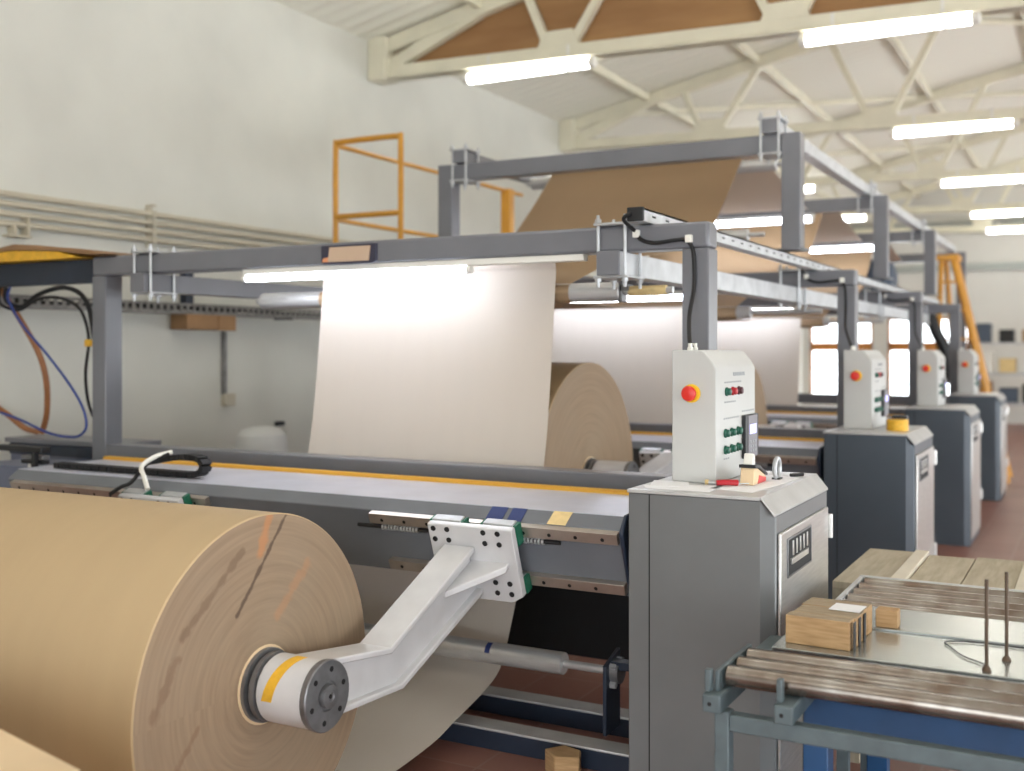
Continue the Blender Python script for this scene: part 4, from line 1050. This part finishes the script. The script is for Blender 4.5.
# ------------------------------------------------------------------ roller conveyors at the right
def conv(nm, label, x0, x1, ys, zr, rr, group):
    t = thing('roller_conveyor', label, 'conveyor', ((x0 + x1) / 2, ys[0], 0), group)
    for y in ys:
        MB().lathe((x0, y, zr), (1, 0, 0), [(0, 0), (0, rr - 0.003), (0.003, rr), (x1 - x0 - 0.003, rr), (x1 - x0, rr - 0.003), (x1 - x0, 0)], 24).build('roller', M['rollsteel'], t)
    return t
ys1 = [2.862, 2.958, 3.054]
c1 = conv('a', 'worn steel roller conveyor in the near right corner on a grey frame', -0.885, 0.55, ys1, 0.722, 0.028, 'roller conveyors')
MB().box(-0.905, -0.892, 2.81, 3.12, 0.69, 0.745).build('side_plate', M['convgrey'], c1, 0.003)
for x in (-0.925, -0.735):
    MB().box(x, x + 0.05, 2.765, 3.45, 0.645, 0.692).build('support_tube', M['convgrey'], c1, 0.004)
    MB().box(x + (-0.002 if x < -0.9 else 0.0), x + 0.016, 2.79, 2.815, 0.692, 0.75).build('stop_tab', M['convgrey'], c1, 0.003)
    b = MB(); b.cyl((x + 0.02, 2.7645, 0.668), (x + 0.02, 2.766, 0.668), 0.006, 8); b.build('screw', M['hole'], c1)
MB().box(-0.86, 0.6, 2.79, 2.83, 0.595, 0.64).build('cross_bar', M['convgrey'], c1, 0.004)
for (x, y) in ((-0.90, 2.79), (-0.79, 3.3), (0.55, 2.79)):
    MB().box(x, x + 0.04, y, y + 0.045, 0, 0.645 if x < -0.5 else 0.6).build('leg', M['convgrey'], c1, 0.004)
MB().box(0.56, 0.575, 2.81, 3.12, 0.69, 0.745).build('side_plate', M['convgrey'], c1, 0.003)
MB().box(0.45, 0.5, 2.765, 3.12, 0.645, 0.692).build('support_tube', M['convgrey'], c1, 0.004)
# table sheets
t = thing('metal_table', 'shiny zinc table between the two roller conveyors', 'table', (-0.2, 3.45, 0))
MB().box(-0.84, 0.6, 3.135, 3.47, 0.732, 0.740).build('front_sheet', M['sheet'], t, 0.002)
MB().box(-0.80, 0.6, 3.474, 3.76, 0.7316, 0.7465).build('rear_sheet', M['sheet'], t, 0.002)
MB().box(-0.835, 0.6, 3.15, 3.75, 0.70, 0.7315).build('tray_edge', M['darksteel'], t)
MB().box(-0.6, 0.55, 3.118, 3.126, 0.715, 0.733).build('front_lip', M['sheet'], t, 0.001)
MB().box(-0.6, 0.55, 3.126, 3.15, 0.715, 0.72).build('front_lip', M['sheet'], t)
t = thing('lift_table', 'blue scissor lift base under the zinc table and near conveyor', 'lift', (-0.1, 3.3, 0))
MB().box(-0.74, 0.55, 3.1, 4.15, 0.5, 0.62).build('platform', M['blue'], t, 0.006)
for (x, y) in ((-0.74, 3.1), (-0.74, 4.05), (0.45, 3.1), (0.45, 4.05)):
    MB().box(x, x + 0.07, y, y + 0.07, 0, 0.5).build('leg', M['blue'], t, 0.004)
MB().box(-0.66, 0.45, 3.2, 4.0, 0.0, 0.06).build('base', M['blue'], t, 0.004)
for x in (-0.3, 0.3): MB().box(x, x + 0.05, 3.2, 3.9, 0.62, 0.6995).build('riser', M['blue'], t)
ys2 = [3.805 + 0.1 * i for i in range(5)]
c2 = conv('b', 'worn steel roller conveyor behind the zinc table', -0.775, 0.6, ys2, 0.722, 0.029, 'roller conveyors')
MB().box(-0.80, -0.782, 3.765, 4.24, 0.69, 0.747).build('side_plate', M['lid'], c2, 0.003)
MB().box(0.605, 0.62, 3.765, 4.24, 0.69, 0.747).build('side_plate', M['lid'], c2, 0.003)
MB().box(-0.80, 0.62, 4.235, 4.25, 0.69, 0.75).build('end_plate', M['lid'], c2, 0.003)
for x in (-0.79, 0.57):
    for y in (3.78, 4.2): MB().box(x, x + 0.04, y, y + 0.035, 0 if y > 4.195 or True else 0, 0.69).build('leg', M['convgrey'], c2, 0.003)
# plank deck
t = thing('plank_deck', 'grey wooden plank deck behind the rear conveyor, pale strips on it', 'deck', (-0.1, 4.75, 0))
x = -0.92; i = 0
while x < 0.75:
    w = [0.2, 0.06, 0.19, 0.19, 0.065][i % 5]; pale = w < 0.1
    zt_ = 0.70 + (0.014 if pale else 0)
    MB().box(x, x + w - 0.004, 4.33, 5.12 - 0.02 * (i % 3), zt_ - 0.03, zt_).build('plank', M['plankpale'] if pale else M['plank'], t, 0.003); x += w; i += 1
MB().box(-0.92, 0.74, 4.33, 4.36, 0.6, 0.67).build('bearer', M['plank'], t)
MB().box(-0.92, 0.74, 5.0, 5.04, 0.6, 0.67).build('bearer', M['plank'], t)
for (xx, yy) in ((-0.88, 4.34), (0.66, 4.34), (-0.88, 4.99), (0.66, 4.99)): MB().box(xx, xx + 0.06, yy, yy + 0.06, 0, 0.6).build('leg', M['plank'], t)
# bundle of boards on the table
t = thing('board_bundle', 'bundle of brown board strips with a white label, on the zinc table', 'bundle', (-0.7, 3.35, 0.747))
a = Matrix.Translation((-0.705, 3.30, 0.7405)) @ Matrix.Rotation(math.radians(-3), 4, 'Z')
n = 5; h = 0.082
for i in range(n):
    y0 = -0.11 + i * 0.053; y1 = y0 + 0.0525
    jx = random.uniform(-0.004, 0.004)
    b = MB(); b.box(-0.1 + jx, 0.085 + jx, y0, y1, 0, h + random.uniform(-0.002, 0.002), a)
    b.bm.faces.ensure_lookup_table(); b.bm.faces[1].material_index = 1
    b.build('board_strip', [M['bundle'], M['bundletop']], t, 0.002)
for i in range(3):
    MB().box(0.0895, 0.092, -0.1 + 0.06 * i, -0.075 + 0.06 * i, 0.0, h - 0.002, a).build('strap', M['black'], t)
MB().box(-0.01, 0.08, 0.01, 0.1, h + 0.003, h + 0.0045, a).build('label_sheet', M['papers'], t)
t = tag(MB().box(-0.61, -0.545, 3.485, 3.54, 0.747, 0.80).build('board_block', M['bundle'], loc=(-0.58, 3.51, 0.747), bevel=0.003), 'short brown board block beside the bundle on the zinc table', 'block')
# rods
for (x, y, lb) in ((-0.268, 3.17, 'thin dark rod standing at the front edge of the zinc table'), (-0.228, 3.30, 'thin dark rod on the zinc table at the picture edge')):
    t = thing('steel_rod', lb, 'rod', (x, y, 0.7465), 'steel rods on the zinc table')
    MB().cyl((x, y, 0.7405), (x, y, 0.985), 0.0048, 10).build('rod', M['rust'], t)
    MB().lathe((x, y, 0.7405), (0, 0, 1), [(0, 0), (0, 0.013), (0.004, 0.012), (0.012, 0.007), (0.012, 0)], 14).build('base_nut', M['rust'], t)
b = MB(); b.tube([(-0.38, 3.36, 0.744), (-0.40, 3.41, 0.744), (-0.36, 3.44, 0.744), (-0.28, 3.45, 0.744), (-0.15, 3.44, 0.744), (0.0, 3.38, 0.744)], 0.002, 6)
b.tube([(-0.38, 3.36, 0.744), (-0.34, 3.28, 0.744), (-0.29, 3.23, 0.744), (-0.272, 3.20, 0.744)], 0.002, 6)
tag(b.build('thin_wire', M['black'], loc=(-0.3, 3.35, 0.744)), 'thin dark wire curling across the zinc table', 'wire')

# ------------------------------------------------------------------ far things
t = thing('step_ladder', 'yellow step ladder with splayed legs beyond the last control boxes', 'ladder', (-1.5, 14.3, 0))
ty = 14.3; lz = 2.72
def leg(p0, p1, w=0.034):
    MB().tube([p0, p1], w, 6, 0).build('leg', M['yrail'], t)
leg((-1.72, ty, lz), (-1.78, ty - 0.25, 0.0)); leg((-1.58, ty, lz), (-0.98, ty + 0.0, 0.0), 0.042)
leg((-1.70, ty + 0.3, lz), (-1.55, ty + 0.6, 0.0)); leg((-1.58, ty + 0.3, lz), (-1.0, ty + 0.8, 0.0))
MB().box(-1.78, -1.52, ty - 0.05, ty + 0.35, lz - 0.02, lz + 0.05).build('top_step', M['yrail'], t, 0.008)
for i in range(7):
    f = i / 7.5; zz = lz - 0.3 - 0.35 * i; g = (lz - zz) / lz
    MB().box(-1.72 - 0.06 * g, -1.58 + 0.58 * g, ty - 0.04 - 0.12 * g, ty + 0.05, zz, zz + 0.03).build('step', M['yrail'], t)
MB().tube([(-1.84, 14.1, 2.05), (-1.75, 14.12, 1.8), (-1.64, 14.15, 1.55), (-1.60, 14.2, 1.2)], 0.07, 8).build('hose', M['black'], t)
t = thing('drive_motor', 'dark blue grey motor unit between the far tall posts', 'motor', (-2.4, 13.6, 2.14))
MB().lathe((-2.75, 13.7, 2.45), (1, 0, 0), [(0, 0), (0, 0.18), (0.05, 0.24), (0.5, 0.24), (0.56, 0.2), (0.6, 0.08), (0.6, 0)], 24).build('motor_body', M['teal'], t)
MB().box(-2.7, -2.2, 13.5, 13.9, 2.135, 2.25).build('motor_foot', M['teal'], t, 0.01)
MB().box(-2.55, -2.4, 13.55, 13.7, 2.68, 2.8).build('terminal_box', M['lampbody'], t, 0.01)
t = thing('storage_rack', 'distant storage rack with small cartons by the end wall', 'rack', (-1.2, 24.0, 0))
for (x, y) in ((-2.3, 23.7), (-2.3, 24.3), (0.3, 23.7), (0.3, 24.3)): MB().box(x, x + 0.06, y, y + 0.06, 0, 2.1).build('upright', M['frame'], t)
for z in (0.5, 1.1, 1.7): MB().box(-2.3, 0.36, 23.7, 24.36, z, z + 0.05).build('shelf', M['lid'], t)
cols = ['card', 'lampbody', 'teal', 'masking', 'black', 'drum']
for r_, z in enumerate((0.55, 1.15, 1.75)):
    for i in range(6):
        x = -2.2 + i * 0.42; hh = random.uniform(0.2, 0.42); ci = cols[(i * 2 + r_) % 6]
        w = random.uniform(0.24, 0.34)
        b = MB(); b.box(x, x + w, 23.75, 24.2, z + 0.001, z + hh)
        b.box(x - 0.004, x + w + 0.004, 23.746, 24.204, z + hh * 0.8, z + hh + 0.003)
        tag(b.build('carton', M[ci], loc=(x, 24, z), bevel=0.01), '%s box, %s from the left on the %s shelf of the distant rack' % ({'card': 'brown', 'lampbody': 'white', 'teal': 'blue grey', 'masking': 'tan', 'black': 'black', 'drum': 'pale'}[ci], ['first', 'second', 'third', 'fourth', 'fifth', 'sixth'][i], ['bottom', 'middle', 'top'][r_]), 'box', 'boxes on the distant rack')

# ------------------------------------------------------------------ world, lights, camera
w = bpy.data.worlds.new('World'); SC.world = w; w.use_nodes = True
bg = w.node_tree.nodes['Background']
bg.inputs['Color'].default_value = (0.92, 0.97, 1.0, 1); bg.inputs['Strength'].default_value = 7.0

cam = bpy.data.cameras.new('camera'); co = bpy.data.objects.new('camera', cam); COL.objects.link(co)
co.location = (0, 0, 1.6); co.rotation_euler = (math.radians(90), 0, math.radians(28.4))
cam.sensor_width = 36; cam.lens = 36 * 1088 / 1024; cam.shift_y = -35.5 / 1024
cam.clip_end = 200
cam.dof.use_dof = True; cam.dof.focus_distance = 3.7; cam.dof.aperture_fstop = 1.7
SC.camera = co
vs = SC.view_settings
vs.view_transform = 'Standard'; vs.look = 'None'; vs.exposure = -0.24; vs.gamma = 1.0; vs.use_curve_mapping = False
